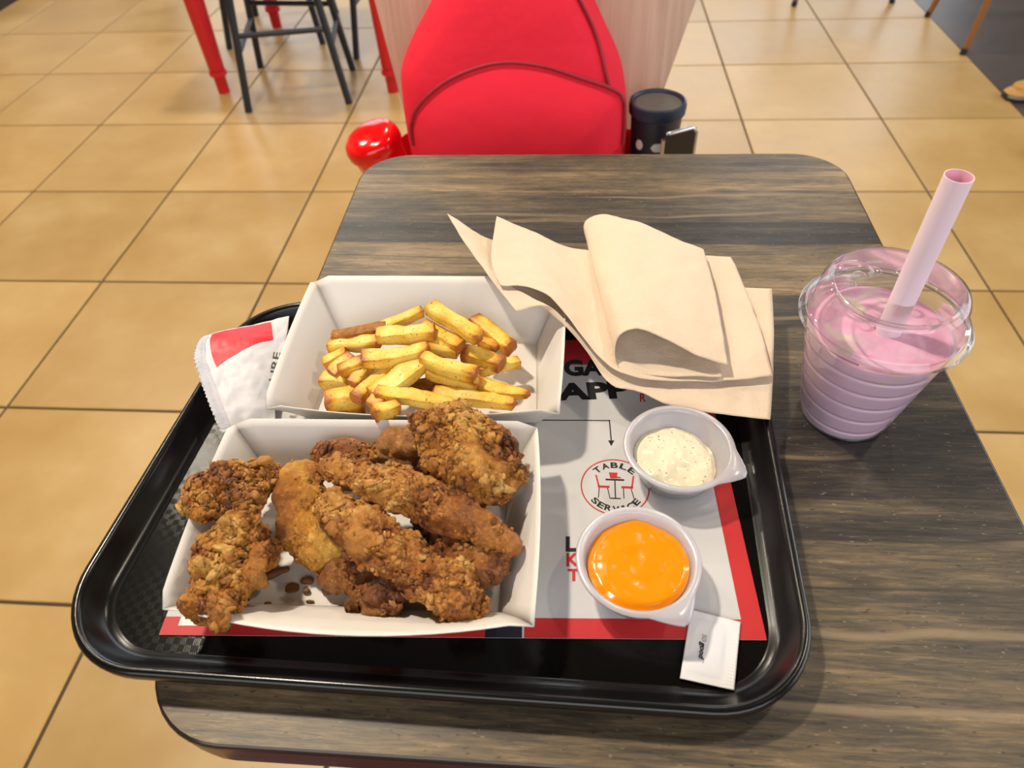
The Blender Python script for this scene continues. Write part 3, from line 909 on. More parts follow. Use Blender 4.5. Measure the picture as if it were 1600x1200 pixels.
# ---------------------------------------------------------------- potato fries
def fry(label, p0, p1, w, t, seed, bend=0.0, mat=None, tip=1.0, sag=0.0):
    rnd = random.Random(seed)
    p0, p1 = np.array(p0), np.array(p1)
    nu, nv = 22, 20
    u = np.linspace(0, 1, nu)
    ax = p1 - p0
    L = np.linalg.norm(ax)
    ax = ax / L
    side = np.cross(ax, [0, 0, 1.0])
    side /= np.linalg.norm(side)
    upv = np.cross(side, ax)
    ctr = p0 + (p1 - p0) * u[:, None] + side * (bend * 4 * u * (1 - u))[:, None] + upv * (sag * 4 * u * (1 - u))[:, None]
    e = np.minimum(u, 1 - u) * L
    f = np.clip(e / 0.0022, 0, 1)
    f = np.where(e < 0.0022, 0.45 + 0.55 * np.sqrt(np.clip(1 - (1 - f) ** 2, 0, 1)), 1)
    f[0] = f[-1] = 0.02
    tap = 1 - (1 - tip) * np.clip(u - 0.45, 0, 1) / 0.55
    th = np.linspace(0, 2 * np.pi, nv, endpoint=False) + rnd.uniform(-0.35, 0.35)
    c, s_ = np.cos(th), np.sin(th)
    k = (np.abs(c) ** 7 + np.abs(s_) ** 7) ** (-1 / 7)
    G = ctr[:, None] + side * (w * f * tap)[:, None, None] * (c * k)[None, :, None] + upv * (t * f * tap)[:, None, None] * (s_ * k)[None, :, None]
    Q = G.reshape(-1, 3)
    off = (np.stack([fbm(Q + seed, 0.012, 2, seed + j) for j in range(3)], 1) - 0.5) * 0.0034
    Q = Q + off
    Q[:, 2] = np.maximum(Q[:, 2], ZB + 0.0005)
    o = mesh('potato_fry', Q, grid_faces(nu, nv, True), mat or fry_m)
    auto_smooth(o, 55)
    en = np.clip(1 - e / 0.013, 0, 1) ** 2 * (0.6 + 0.5 * rnd.random())
    edge = (np.abs(np.abs(c) - np.abs(s_)) < 0.22) * 0.26
    fattr(o, 'ends', (0.14 + rnd.uniform(0, 0.26) + en[:, None] + edge[None, :]).reshape(-1))
    tag(o, label, 'fry', 'potato fries in the paper box')

def Z4(*a):
    return a
FR = [
 ('wide fry on top of the heap slanting down to the right', (-0.1398, -0.0246, 0.8120), (-0.0947, -0.0555, 0.8060), .0066, .0052, 0.0, 0, 0.9),
 ('thick fry leaning alone against the right end of the box', (-0.1085, -0.0083, 0.7840), (-0.0721, -0.0443, 0.7840), .0066, .0060, -.001, 0, 1.0),
 ('pale fry at the back leading up to the peak of the heap', (-0.1807, -0.0316, 0.7920), (-0.1430, -0.0222, 0.8060), .0052, .0045, 0.0, 0, 1.0),
 ('brown skin-on wedge along the back left of the heap', (-0.2202, -0.0366, 0.7860), (-0.1685, -0.0282, 0.7940), .0052, .0055, 0.002, 1, 1.0),
 ('pale long fry at the left below the skin-on wedge', (-0.2214, -0.0421, 0.7840), (-0.1759, -0.0451, 0.7920), .0062, .0050, 0.0, 0, 1.0),
 ('broad pale fry lying level below the peak of the heap', (-0.1767, -0.0539, 0.8060), (-0.1294, -0.0484, 0.8060), .0068, .0050, 0.001, 0, 1.0),
 ('blunt fry under the wide top fry pointing to the lower right', (-0.1465, -0.0338, 0.8000), (-0.1088, -0.0579, 0.7980), .0064, .0055, 0.0, 0, 1.0),
 ('long curved fry across the middle of the heap', (-0.1830, -0.0767, 0.8040), (-0.1328, -0.0635, 0.8040), .0062, .0050, 0.005, 0, 0.9),
 ('short fry end right of the long curved fry', (-0.1392, -0.0573, 0.8000), (-0.1113, -0.0566, 0.7940), .0058, .0048, 0.0, 0, 1.0),
 ('short golden fry at the right below the leaning thick fry', (-0.1114, -0.0517, 0.7880), (-0.0777, -0.0623, 0.7860), .0066, .0055, 0.0, 0, 1.0),
 ('thin fry at the right pointing up to a brown tip', (-0.0988, -0.0638, 0.7800), (-0.0657, -0.0530, 0.7800), .0046, .0045, -.001, 0, 0.8),
 ('golden curved fry right of the middle, above a parallel one', (-0.1390, -0.0741, 0.8040), (-0.0943, -0.0844, 0.7980), .0060, .0050, 0.003, 0, 1.0),
 ('fry directly below the golden curved one and parallel to it', (-0.1354, -0.0788, 0.7960), (-0.0939, -0.0865, 0.7880), .0058, .0050, 0.002, 0, 1.0),
 ('fry with a pointed tip at the far right of the heap', (-0.1002, -0.0827, 0.7860), (-0.0564, -0.0876, 0.7800), .0066, .0050, 0.002, 0, 0.5),
 ('long straight fry lying along the front right wall', (-0.1301, -0.0935, 0.7860), (-0.0655, -0.1006, 0.7840), .0052, .0046, 0.0, 0, 0.85),
 ('long fry with a brown twisted end along the front wall', (-0.1685, -0.1079, 0.8000), (-0.0976, -0.1144, 0.7920), .0056, .0048, -.002, 0, 0.9),
 ('thick fry slanting up to the right in the middle front', (-0.1699, -0.1092, 0.7960), (-0.1359, -0.0727, 0.8000), .0082, .0055, 0.001, 0, 0.9),
 ('golden fry left of and parallel to the thick middle one', (-0.1838, -0.1097, 0.7920), (-0.1573, -0.0670, 0.7940), .0056, .0050, 0.001, 0, 1.0),
 ('narrow fry slanting up at the left of the golden one', (-0.1904, -0.0906, 0.7880), (-0.1766, -0.0669, 0.7920), .0054, .0048, 0.0, 0, 0.8),
 ('small golden fry end at the left under the long curved fry', (-0.2026, -0.0794, 0.7920), (-0.1809, -0.0711, 0.7960), .0054, .0048, 0.001, 0, 1.0),
 ('bright yellow fry end at the upper left of the heap', (-0.2209, -0.0600, 0.7800), (-0.2017, -0.0526, 0.7860), .0060, .0055, 0.0, 0, 1.0),
 ('yellow fry standing at the left edge above the curved end', (-0.2101, -0.0765, 0.7840), (-0.1966, -0.0575, 0.7880), .0056, .0050, 0.0, 0, 1.0),
 ('curved golden fry end at the outermost left', (-0.2200, -0.0750, 0.7780), (-0.1930, -0.0803, 0.7800), .0068, .0060, -.003, 0, 1.0),
 ('thick blunt fry with dark specks at the front left corner', (-0.2103, -0.1008, 0.7800), (-0.1827, -0.0933, 0.7820), .0085, .0070, 0.0, 0, 1.0),
 ('short fry hanging over the front wall of the box', (-0.1634, -0.1303, 0.8020), (-0.1472, -0.1190, 0.7980), .0056, .0050, 0.0, 0, 1.0),
 ('upright brown-edged fry end beside the front wall', (-0.1683, -0.1185, 0.7940), (-0.1608, -0.1077, 0.7960), .0062, .0050, 0.0, 0, 1.0),
 ('dark skin-on wedge in the gap at the middle front', (-0.1576, -0.0880, 0.7800), (-0.1144, -0.0761, 0.7780), .0070, .0060, 0.0, 1, 1.0),
 ('small fry end peeking out below the wide top fry', (-0.1000, -0.0359, 0.7880), (-0.0844, -0.0431, 0.7840), .0050, .0045, 0.0, 0, 1.0),
 ('low fry under the thick front left one by the wall', (-0.2009, -0.1004, 0.7720), (-0.1801, -0.0990, 0.7740), .0050, .0045, 0.0, 0, 1.0),
 ('browned fry in shade under the long curved fry', (-0.1649, -0.0617, 0.7900), (-0.1403, -0.0574, 0.7920), .0054, .0050, 0.0, 1, 1.0),
]
for k, (lab, a, b, w, t, bd, sk, tip) in enumerate(FR):
    fry(lab, a, b, w, t, 200 + k * 7, bd, skin_m if sk else fry_m, tip)

# ---------------------------------------------------------------- napkins
def wav(B, u, v):
    q = B.reshape(-1, 3)
    n = fbm(q, 0.016, 3, 4) - 0.5
    q = q + np.stack([0 * n, 0 * n, n * 0.0034], 1)
    return q.reshape(B.shape)
nap1 = patch('paper_napkin', [
    [(-0.1371, 0.0841, 0.8260), (-0.1010, 0.0680, 0.8120), (-0.0463, 0.0585, 0.7950), (-0.0072, 0.0541, 0.7870), (0.0316, 0.0513, 0.7840), (0.0640, 0.0460, 0.7830), (0.1408, 0.0376, 0.7830)],
    [(-0.1205, 0.0513, 0.8220), (-0.0864, 0.0254, 0.8110), (-0.0423, 0.0185, 0.7970), (-0.0051, 0.0123, 0.7890), (0.0316, 0.0043, 0.7840), (0.0648, -0.0023, 0.7820), (0.1335, -0.0124, 0.7820)],
    [(-0.1020, 0.0242, 0.8150), (-0.0722, 0.0015, 0.8100), (-0.0311, -0.0229, 0.7980), (-0.0009, -0.0343, 0.7900), (0.0313, -0.0431, 0.7840), (0.0653, -0.0477, 0.7810), (0.1246, -0.0610, 0.7800)],
    [(-0.0706, -0.0236, 0.8065), (-0.0427, -0.0204, 0.8075), (-0.0160, -0.0513, 0.7940), (0.0021, -0.0797, 0.7860), (0.0242, -0.0844, 0.7820), (0.0514, -0.0961, 0.7790), (0.1158, -0.1033, 0.7770)]], 40, 70, tissue_m, None, 0.0006, wav)
tag(nap1, 'lowest brown paper napkin spread widest, its curled tip over the fries box', 'napkin', 'brown paper napkins')
nap2 = patch('paper_napkin', [
    [(-0.0937, 0.0824, 0.8240), (-0.0625, 0.0780, 0.8120), (-0.0242, 0.0706, 0.8000), (0.0490, 0.0760, 0.7920), (0.1111, 0.0743, 0.7890)],
    [(-0.0946, 0.0397, 0.8200), (-0.0585, 0.0404, 0.8120), (-0.0159, 0.0262, 0.7980), (0.0565, 0.0303, 0.7890), (0.1162, 0.0412, 0.7880)],
    [(-0.0917, 0.0173, 0.8170), (-0.0520, 0.0130, 0.8130), (-0.0060, -0.0212, 0.7970), (0.0611, -0.0321, 0.7880), (0.1214, -0.0221, 0.7870)],
    [(-0.0842, -0.0001, 0.8150), (-0.0450, -0.0110, 0.8120), (0.0043, -0.0706, 0.7930), (0.0598, -0.0761, 0.7860), (0.1218, -0.0680, 0.7850)]], 40, 60, tissue_m, None, 0.0006, wav)
tag(nap2, 'middle brown paper napkin with an upright corner, between the other two napkins', 'napkin', 'brown paper napkins')
near_p = [(0.0882, -0.0669, 0.7950), (0.0649, -0.0664, 0.8030), (0.0393, -0.0575, 0.8120), (0.0215, -0.0530, 0.8170), (0.0100, -0.0548, 0.8140), (0.0054, -0.0587, 0.8040), (0.0072, -0.0681, 0.7940), (0.0168, -0.0706, 0.7900), (0.0429, -0.0742, 0.7890), (0.0838, -0.0730, 0.7890)]
mid_p = [(0.0885, 0.0153, 0.7980), (0.0636, 0.0172, 0.8060), (0.0377, 0.0216, 0.8120), (0.0146, 0.0270, 0.8160), (-0.0007, 0.0296, 0.8120), (-0.0066, 0.0255, 0.8040), (-0.0038, 0.0162, 0.7960), (0.0078, 0.0118, 0.7930), (0.0438, 0.0055, 0.7920), (0.0845, 0.0035, 0.7910)]
far_p = [(0.0855, 0.0704, 0.7990), (0.0644, 0.0792, 0.8040), (0.0401, 0.0927, 0.8080), (0.0140, 0.1031, 0.8110), (-0.0028, 0.1103, 0.8090), (-0.0153, 0.1081, 0.8030), (-0.0163, 0.1007, 0.7970), (-0.0041, 0.0921, 0.7940), (0.0378, 0.0774, 0.7930), (0.0812, 0.0670, 0.7920)]
nap3 = patch('paper_napkin', [far_p, mid_p, near_p], 40, 90, tissue_m, None, 0.0006, wav)
tag(nap3, 'topmost brown paper napkin folded over into a loose roll', 'napkin', 'brown paper napkins')

# ---------------------------------------------------------------- paper packet at the left
def bulge(B, u, v):
    q = B.copy()
    a = np.sin(np.pi * np.clip((v - 0.14) / 0.86, 0, 1))[None, :] * np.sin(np.pi * u)[:, None]
    q[..., 2] += 0.006 * a
    n = fbm(q.reshape(-1, 3), 0.018, 3, 8).reshape(q.shape[:2]) - 0.5
    q[..., 2] += n * 0.009
    z = (np.arange(len(u)) % 2) * 0.0014
    q[:, 0, 0] += z
    return q
pk_rows = [[(-0.3261, -0.0379, 0.7870), (-0.3140, -0.0265, 0.7840), (-0.2927, -0.0118, 0.7800), (-0.2678, 0.0002, 0.7780)],
           [(-0.3256, -0.0598, 0.7870), (-0.3068, -0.0544, 0.7830), (-0.2829, -0.0433, 0.7780), (-0.2621, -0.0350, 0.7750)],
           [(-0.3024, -0.0990, 0.7820), (-0.2887, -0.0896, 0.7760), (-0.2725, -0.0805, 0.7720), (-0.2596, -0.0740, 0.7700)],
           [(-0.2811, -0.1299, 0.7760), (-0.2726, -0.1196, 0.7700), (-0.2615, -0.1120, 0.7660), (-0.2514, -0.1061, 0.7640)]]
pk = thing('paper_packet', 'crumpled white paper packet with red panel tucked left of the fries box', 'packet', (0, 0, 0))
pk_o = patch('wrapper', pk_rows, 60, 60, wrap_m, pk, 0.0005, bulge)
# red panel and lettering follow the wrapper surface
PKB = bulge(np.stack([cr(np.stack([cr(np.array(pk_rows)[:, j], np.linspace(0, 1, 60)) for j in range(4)], 1)[i], np.linspace(0, 1, 60)) for i in range(60)], 0), np.linspace(0, 1, 60), np.linspace(0, 1, 60))
def pk_at(u, v, lift=0.0006):
    i, j = min(58.999, max(0, u * 59)), min(58.999, max(0, v * 59))
    a, b = int(i), int(j)
    s, t = i - a, j - b
    p = PKB[a, b] * (1 - s) * (1 - t) + PKB[a + 1, b] * s * (1 - t) + PKB[a, b + 1] * (1 - s) * t + PKB[a + 1, b + 1] * s * t
    return (p[0], p[1], p[2] + lift)
def pk_quad(name, c, mat, n=14):
    """c: four (u, v) corners"""
    c = [Vector(q) for q in c]
    v = []
    for i in range(n):
        for j in range(n):
            p = c[0].lerp(c[1], j / (n - 1)).lerp(c[3].lerp(c[2], j / (n - 1)), i / (n - 1))
            v.append(pk_at(p.x, p.y))
    return mesh(name, v, grid_faces(n, n), mat, pk)
pk_quad('red_panel', [(0.03, 0.18), (0.04, 0.80), (0.26, 0.84), (0.46, 0.27)], wrap_red_m)
tz = 0.0012
seal_m = Mat('crimped_paper', srgb(190, 188, 198), 0.5)
_v = seal_m.coords()
seal_m.bump(seal_m.noise(seal_m.coords((1, 4, 1)), 260, 3), 0.6, 0.0012)
pk_quad('crimped_seal', [(0.06, 0.03), (0.06, 0.15), (0.95, 0.22), (0.95, 0.04)], seal_m, 24)
text_mesh('lettering', 'URE', (*(-0.2500, -0.0862, 0.7865)[:2], 0.7865), (*(-0.2557, -0.0549, 0.7875)[:2], 0.7875), (*(-0.2564, -0.0851, 0.7865)[:2], 0.7865), black_print_m, pk, 0.02)

# ---------------------------------------------------------------- sauce cups
def sauce_cup(label, cx, cy, zb, rr, tab_ang, h, fill, smat, seed, swirl, wedge=0.0):
    t = thing('sauce_cup', label, 'sauce cup', (cx, cy, zb), 'plastic dipping sauce cups')
    # cup wall (inside and outside) with a flat lip drawn out to a pull tab
    seg = 72
    prof = [(0.0, 0.0006), (rr * 0.66, 0.0006), (rr * 0.70, 0.0016), (rr * 0.86, h - 0.004), (rr * 0.88, h - 0.001), (rr * 0.91, h), (rr * 0.985, h + 0.0002), (rr, h - 0.0008)]
    v, f = [], []
    n = len(prof)
    for k in range(seg):
        a = 2 * math.pi * k / seg
        d = (a - tab_ang + math.pi) % (2 * math.pi) - math.pi
        ext = 0.0105 * max(0.0, 1 - abs(d) / 0.46) ** 1.25
        for i, (r, z) in enumerate(prof):
            r2 = r + (ext if i >= 6 else 0)
            v.append((r2 * math.cos(a), r2 * math.sin(a), z - (0.0012 * ext / 0.0105 if i >= 6 else 0)))
    for k in range(seg):
        k2 = (k + 1) % seg
        for i in range(n - 1):
            f.append((k * n + i, k2 * n + i, k2 * n + i + 1, k * n + i + 1))
    o = mesh('cup', v, f, milky_m, t)
    solidify(o, 0.0005, 0)
    # sauce
    nr, na = 40, 96
    v, f = [(0, 0, 0)], []
    r_at = lambda z: rr * (0.70 + 0.16 * min(1, max(0, z / (h - 0.004)))) - 0.0009
    pts = []
    for i in range(1, nr + 1):
        for k in range(na):
            a = 2 * math.pi * k / na
            pts.append((i / nr, a))
    R = np.array([p[0] for p in pts])
    A = np.array([p[1] for p in pts])
    P3 = np.stack([R * np.cos(A) * rr, R * np.sin(A) * rr, 0 * R], 1)
    hz = fill + (fbm(P3 + seed, 0.02, 3, seed) - 0.5) * (0.0035 if swirl else 0.006)
    if swirl:
        ph = A - 2.2 * R * np.pi + 0.8
        hz = hz + 0.0030 * (np.abs(((ph / (2 * np.pi)) % 1) - 0.5) * 2 - 0.5) * np.clip(R * 3, 0, 1) * (1 - R * 0.4)
    hz = hz + wedge * R * np.cos(A - tab_ang - 0.6) 
    hz = hz - np.where(R < 0.85, 0, (R - 0.85) * 0.01)
    hz = np.clip(hz, 0.004, h - 0.002)
    rad = np.array([r_at(z) for z in hz]) * R
    v = [(0, 0, float(hz[:na].mean()))] + [(float(r * math.cos(a)), float(r * math.sin(a)), float(z)) for r, a, z in zip(rad, A, hz)]
    for k in range(na):
        f.append((0, 1 + k, 1 + (k + 1) % na))
    for i in range(nr - 1):
        for k in range(na):
            k2 = (k + 1) % na
            f.append((1 + i * na + k, 1 + (i + 1) * na + k, 1 + (i + 1) * na + k2, 1 + i * na + k2))
    b = len(v)                                                 # side and bottom of the sauce body
    for k in range(na):
        a = 2 * math.pi * k / na
        v.append((r_at(0.0022) * math.cos(a), r_at(0.0022) * math.sin(a), 0.0018))
    for k in range(na):
        k2 = (k + 1) % na
        e = 1 + (nr - 1) * na
        f.append((e + k, b + k, b + k2, e + k2))
    f.append(tuple(reversed(range(b, b + na))))
    auto_smooth(mesh('sauce', v, f, smat, t), 60)
    return t
sauce_cup('plastic cup full of orange sauce, nearer the front edge of the tray', 0.0155, -0.2235, ZP + 0.0004, 0.0375, math.radians(-58), 0.0265, 0.0215, orange_m, 3, True)
sauce_cup('plastic cup half filled with white herb dip, beside the napkins', 0.0480, -0.1355, ZP + 0.0004, 0.0378, math.radians(-28), 0.0265, 0.0128, ranch_m, 7, False, -0.004)

# ---------------------------------------------------------------- salt sachet
sc = [(0.0481, -0.2416, 0.7595), (0.0766, -0.2483, 0.7595), (0.0670, -0.2888, 0.7595), (0.0377, -0.2837, 0.7595)]
sa = thing('condiment_sachet', 'small white paper sachet at the near right corner of the tray', 'sachet', (0, 0, 0))
sA, sB, sC, sD = [np.array(p) for p in sc]
def sac(u, v):
    return sA * (1 - u) * (1 - v) + sB * u * (1 - v) + sC * u * v + sD * (1 - u) * v
v, f = [], []
N_ = 30
def sac_z(u, v):
    z = 0.0017 * (max(0, math.sin(math.pi * min(1, max(0, (u - 0.06) / 0.70)))) * max(0, math.sin(math.pi * min(1, max(0, (v - 0.10) / 0.80))))) ** 0.6
    if u > 0.84:
        z += 0.0002 * math.sin(v * 130)
    return z
for i in range(N_):
    for j in range(N_ * 2):
        p = sac(i / (N_ - 1), j / (N_ * 2 - 1))
        v.append((p[0], p[1], 0.7577 + sac_z(i / (N_ - 1), j / (N_ * 2 - 1)) + 0.0016 * 0))
sach_m = Mat('sachet_paper', srgb(226, 224, 226), 0.5)
sach_m.bump(sach_m.noise(sach_m.coords(), 160, 3), 0.25, 0.001)
solidify(mesh('envelope', v, grid_faces(N_, N_ * 2), sach_m, sa), 0.0003)
def sac3(u, v):
    p = sac(u, v)
    return (p[0], p[1], 0.7577 + 0.0021)
text_mesh('lettering', 'so', sac3(0.29, 0.34), sac3(0.29, 0.445), sac3(0.38, 0.34), grey_print_m, sa, 0.0, 0.2)
text_mesh('lettering', 'good', sac3(0.245, 0.455), sac3(0.245, 0.70), sac3(0.385, 0.455), black_print_m, sa, 0.03, 0.2)
text_mesh('lettering', 'TM', sac3(0.355, 0.71), sac3(0.355, 0.745), sac3(0.38, 0.71), black_print_m, sa, 0.0, 0.0)

# ---------------------------------------------------------------- milkshake
KX, KY = 0.1815, -0.0690
cup = thing('milkshake_cup', 'clear plastic cup of pink milkshake with domed lid at the right', 'cup', (KX, KY, ZT + 0.0004))
HR = 0.098
rc = lambda z: 0.0315 + (0.0500 - 0.0315) * (z / HR)
prof = [(0.0, 0.0), (0.029, 0.0), (0.0315, 0.0012)]
z = 0.006
zs = sorted([0.010, 0.026, 0.042, 0.058, 0.073])
for q in zs:
    prof += [(rc(q - 0.0030), q - 0.0030), (rc(q - 0.0011), q - 0.0011), (rc(q) - 0.0004, q - 0.0004), (rc(q) - 0.0004, q + 0.0004), (rc(q + 0.0011), q + 0.0011), (rc(q + 0.0030), q + 0.0030)]
prof += [(rc(HR - 0.006), HR - 0.006), (0.0500, HR - 0.001), (0.0512, HR)]
lathe('cup_wall', prof, clear_m, cup, 72)
sh = [(0.0, 0.0016)] + [(r - 0.0010, max(z, 0.0016)) for r, z in prof[1:] if z < 0.082] + [(rc(0.084) - 0.001, 0.084)]
lathe('milkshake', sh, shake_side_m, cup, 72)
nr, na = 20, 64
v = [(0, 0, 0.0846)]
f = []
for i in range(1, nr + 1):
    for k in range(na):
        a = 2 * math.pi * k / na
        r = (rc(0.084) - 0.001) * i / nr
        v.append((r * math.cos(a), r * math.sin(a), 0.0846 - 0.0006 * (i / nr) ** 4))
pp = np.array(v)
pp[1:, 2] += (fbm(pp[1:], 0.016, 2, 3) - 0.5) * 0.004 * (1 - np.repeat(np.arange(1, nr + 1) / nr, na) ** 6)
for k in range(na):
    f.append((0, 1 + k, 1 + (k + 1) % na))
f += [tuple(1 + t for t in q) for q in grid_faces(nr, na, True)]
mesh('milkshake_surface', pp, [tuple(q) for q in f], shake_m, cup)
lid = lathe('lid', [(0.0522, HR - 0.0055), (0.0545, HR - 0.005), (0.0548, HR - 0.0035), (0.0528, HR - 0.002), (0.0518, HR + 0.0012), (0.0500, HR + 0.0025), (0.0478, HR + 0.0020), (0.0468, HR + 0.005), (0.0452, HR + 0.018), (0.0435, HR + 0.0225), (0.0410, HR + 0.0240), (0.0385, HR + 0.0225), (0.0372, HR + 0.0160), (0.0360, HR + 0.0140), (0.012, HR + 0.0145), (0.0095, HR + 0.0145)], clear_m, cup, 72)
# embossed lobe and dimples on the lid
def blob(name, c, r, mat, parent, nu=14, nv=18):
    v = []
    for i in range(nu):
        ph = math.pi / 2 * i / (nu - 1)
        for k in range(nv):
            a = 2 * math.pi * k / nv
            v.append((c[0] + r[0] * math.cos(ph) * math.cos(a), c[1] + r[1] * math.cos(ph) * math.sin(a), c[2] + r[2] * math.sin(ph)))
    return mesh(name, v, grid_faces(nu, nv, True), mat, parent)
for a, rad in ((100, 0.026), (128, 0.026), (156, 0.027), (62, 0.027), (35, 0.027)):
    t = math.radians(a)
    blob('lid_dimple', (rad * math.cos(t), rad * math.sin(t), HR + 0.0142), (0.0048, 0.0048, 0.003), clear_m, lid)
blob('lid_lobe', (-0.020, 0.024, HR + 0.0142), (0.015, 0.010, 0.009), clear_m, lid)

# straw (lifts out): enters the lid in the middle and leans right and away
s0, s1 = Vector((0.1867, -0.0726, 0.8000)), Vector((0.1869, -0.0725, 0.9510))
straw = thing('drinking_straw', 'wide pale pink paper straw standing in the milkshake', 'straw', tuple(s0))
RS = 0.0079
def ring_at(p, r, ax, seg=28):
    s, u = frame(ax)
    return [tuple(p + s * math.cos(2 * math.pi * k / seg) * r + u * math.sin(2 * math.pi * k / seg) * r) for k in range(seg)]
ax = s1 - s0
loft('tube', [ring_at(Vector((0, 0, 0)), RS, ax), ring_at(ax, RS, ax), ring_at(ax, RS - 0.0005, ax)], straw_m, straw, ang=60)
loft('bore', [ring_at(ax, RS - 0.0005, ax), ring_at(ax * 0.02, RS - 0.0005, ax)], straw_in_m, straw, ang=60)

# ---------------------------------------------------------------- chair behind the table, backpack and bottles
ch = thing('panel_chair', 'chair with pale wood laminate back panel behind the red backpack', 'chair', (-0.10, 0.75, 0))
def loc(p, o):
    return tuple(np.array(p) - np.array(o))
CO = (-0.10, 0.75, 0)
v = [loc(p, CO) for p in [(-0.340, 0.86, 0.44), (0.098, 0.86, 0.44), (0.230, 0.86, 0.98), (-0.401, 0.86, 0.98)]]
yb = [(a, b + 0.022, c) for a, b, c in v]
bp_ = mesh('backrest_panel', v + yb, [(0, 1, 2, 3), (7, 6, 5, 4), (0, 4, 5, 1), (1, 5, 6, 2), (2, 6, 7, 3), (3, 7, 4, 0)], pale_wood_m, ch, smooth=False)
box('seat', (-0.36, 0.47, 0.425), (0.12, 0.86, 0.45), pale_wood_m, ch, 0.006, CO)
for lx in (-0.33, 0.09):
    for ly in (0.50, 0.84):
        tube('leg', [(lx, ly, 0.0), (lx, ly, 0.425)], 0.014, metal_dark_m, ch, 12, CO)

bag = thing('backpack', 'bright red fabric backpack sitting on the chair behind the table', 'backpack', (-0.125, 0.72, 0.45))
BO = (-0.125, 0.72, 0.45)
def sring(cx, cy, z, w, d, n=3.0, seg=72):
    out = []
    for k in range(seg):
        a = 2 * math.pi * k / seg
        c, s = math.cos(a), math.sin(a)
        out.append((cx + w * math.copysign(abs(c) ** (2 / n), c) - BO[0], cy + d * math.copysign(abs(s) ** (2 / n), s) - BO[1], z - BO[2]))
    return out
BZ = [(0.452, -0.125, .150, .085), (0.462, -0.125, .178, .100), (0.50, -0.125, .189, .108), (0.56, -0.125, .190, .112), (0.62, -0.128, .189, .112), (0.66, -0.130, .186, .110), (0.70, -0.134, .178, .106), (0.74, -0.134, .157, .100), (0.78, -0.130, .132, .092), (0.81, -0.128, .114, .084), (0.84, -0.127, .094, .072), (0.86, -0.126, .070, .058), (0.872, -0.126, .040, .038), (0.875, -0.126, .010, .010)]
zz = np.linspace(0, 1, 40)
BS = cr(np.array([(z, x, w, d) for z, x, w, d in BZ]), zz)
loft('main_compartment', [sring(x, 0.735 + (z - 0.45) * 0.02, z, max(w, .004), max(d, .004)) for z, x, w, d in BS], bag_m, bag, cap0=True, cap1=True, ang=180)
# front pocket: domed panel bulging out of the front face
def front_y(z):
    i = int(np.clip(np.searchsorted(BS[:, 0], z), 1, len(BS) - 1))
    k = (z - BS[i - 1, 0]) / (BS[i, 0] - BS[i - 1, 0] + 1e-9)
    d = BS[i - 1, 3] + k * (BS[i, 3] - BS[i - 1, 3])
    return 0.735 + (z - 0.45) * 0.02 - d
arc = [(-0.2911, 0.6150, 0.6055), (-0.2905, 0.6200, 0.6371), (-0.2736, 0.6220, 0.6710), (-0.2310, 0.6220, 0.7049), (-0.1799, 0.6220, 0.7256), (-0.1311, 0.6220, 0.7335), (-0.0738, 0.6220, 0.7271), (-0.0210, 0.6220, 0.7112), (0.0228, 0.6220, 0.6961), (0.0472, 0.6220, 0.6781), (0.0568, 0.6200, 0.6400), (0.0593, 0.6150, 0.6039)]
arc = [(min(max(p[0], -0.300), 0.052), p[1], p[2]) for p in arc]
ar = cr(np.array(arc), np.linspace(0, 1, 70))
pc = np.array([-0.125, 0.62, 0.52])
v, f = [], []
nr = 14
for i in range(nr + 1):
    s = i / nr
    for p in ar:
        q = pc + (np.array([p[0], 0.62, p[2]]) - pc) * (1 - s)
        bul = 0.030 * (1 - (1 - s) ** 4)
        yq = front_y(min(q[2], 0.80)) + 0.004 - bul
        ex = abs((q[0] + 0.125) / 0.178)
        yq += 0.055 * max(0, ex - 0.72) ** 1.5
        v.append((q[0] - BO[0], yq - BO[1], q[2] - BO[2]))
pocket = mesh('front_pocket', v, grid_faces(nr + 1, len(ar)), bag_m, bag)
zp = [tuple(np.array(v[k]) + np.array(BO) + np.array([0, -0.002, 0.001])) for k in range(len(ar))]
tube('pocket_zipper', zp, 0.0032, zip_m, bag, 8, BO)
sm = [(-0.0402, 0.6900, 0.8303), (-0.0188, 0.6900, 0.7954), (0.0040, 0.6900, 0.7495), (0.0254, 0.6900, 0.6808)]
sm = cr(np.array(sm), np.linspace(0, 1, 24))
def on_bag(p):
    z = p[2]
    i = int(np.clip(np.searchsorted(BS[:, 0], z), 1, len(BS) - 1))
    k_ = (z - BS[i - 1, 0]) / (BS[i, 0] - BS[i - 1, 0] + 1e-9)
    cx_, w, d = BS[i - 1, 1:] + k_ * (BS[i, 1:] - BS[i - 1, 1:])
    c = np.clip((p[0] - cx_) / w, -0.985, 0.985)
    s = -(1 - abs(c) ** 3.0) ** (1 / 3.0)
    return (cx_ + (w + 0.0032) * c, 0.735 + (z - 0.45) * 0.02 + (d + 0.0032) * s, z)
tube('main_zipper', [on_bag(p) for p in sm], 0.0030, zip_m, bag, 8, BO)
tube('carry_handle', [(-0.19, 0.80, 0.855), (-0.185, 0.80, 0.90), (-0.145, 0.80, 0.915), (-0.105, 0.80, 0.90), (-0.10, 0.80, 0.855)], 0.009, bag_m, bag, 10, BO)
for sx in (-1, 1):
    cxp = -0.125 + sx * 0.187
    loft('side_pocket', [sring(cxp, 0.74, z, w, d, 2.6, 40) for z, w, d in ((0.456, .020, .06), (0.47, .032, .068), (0.52, .038, .07), (0.545, .040, .07))], bag_m, bag, ang=180)

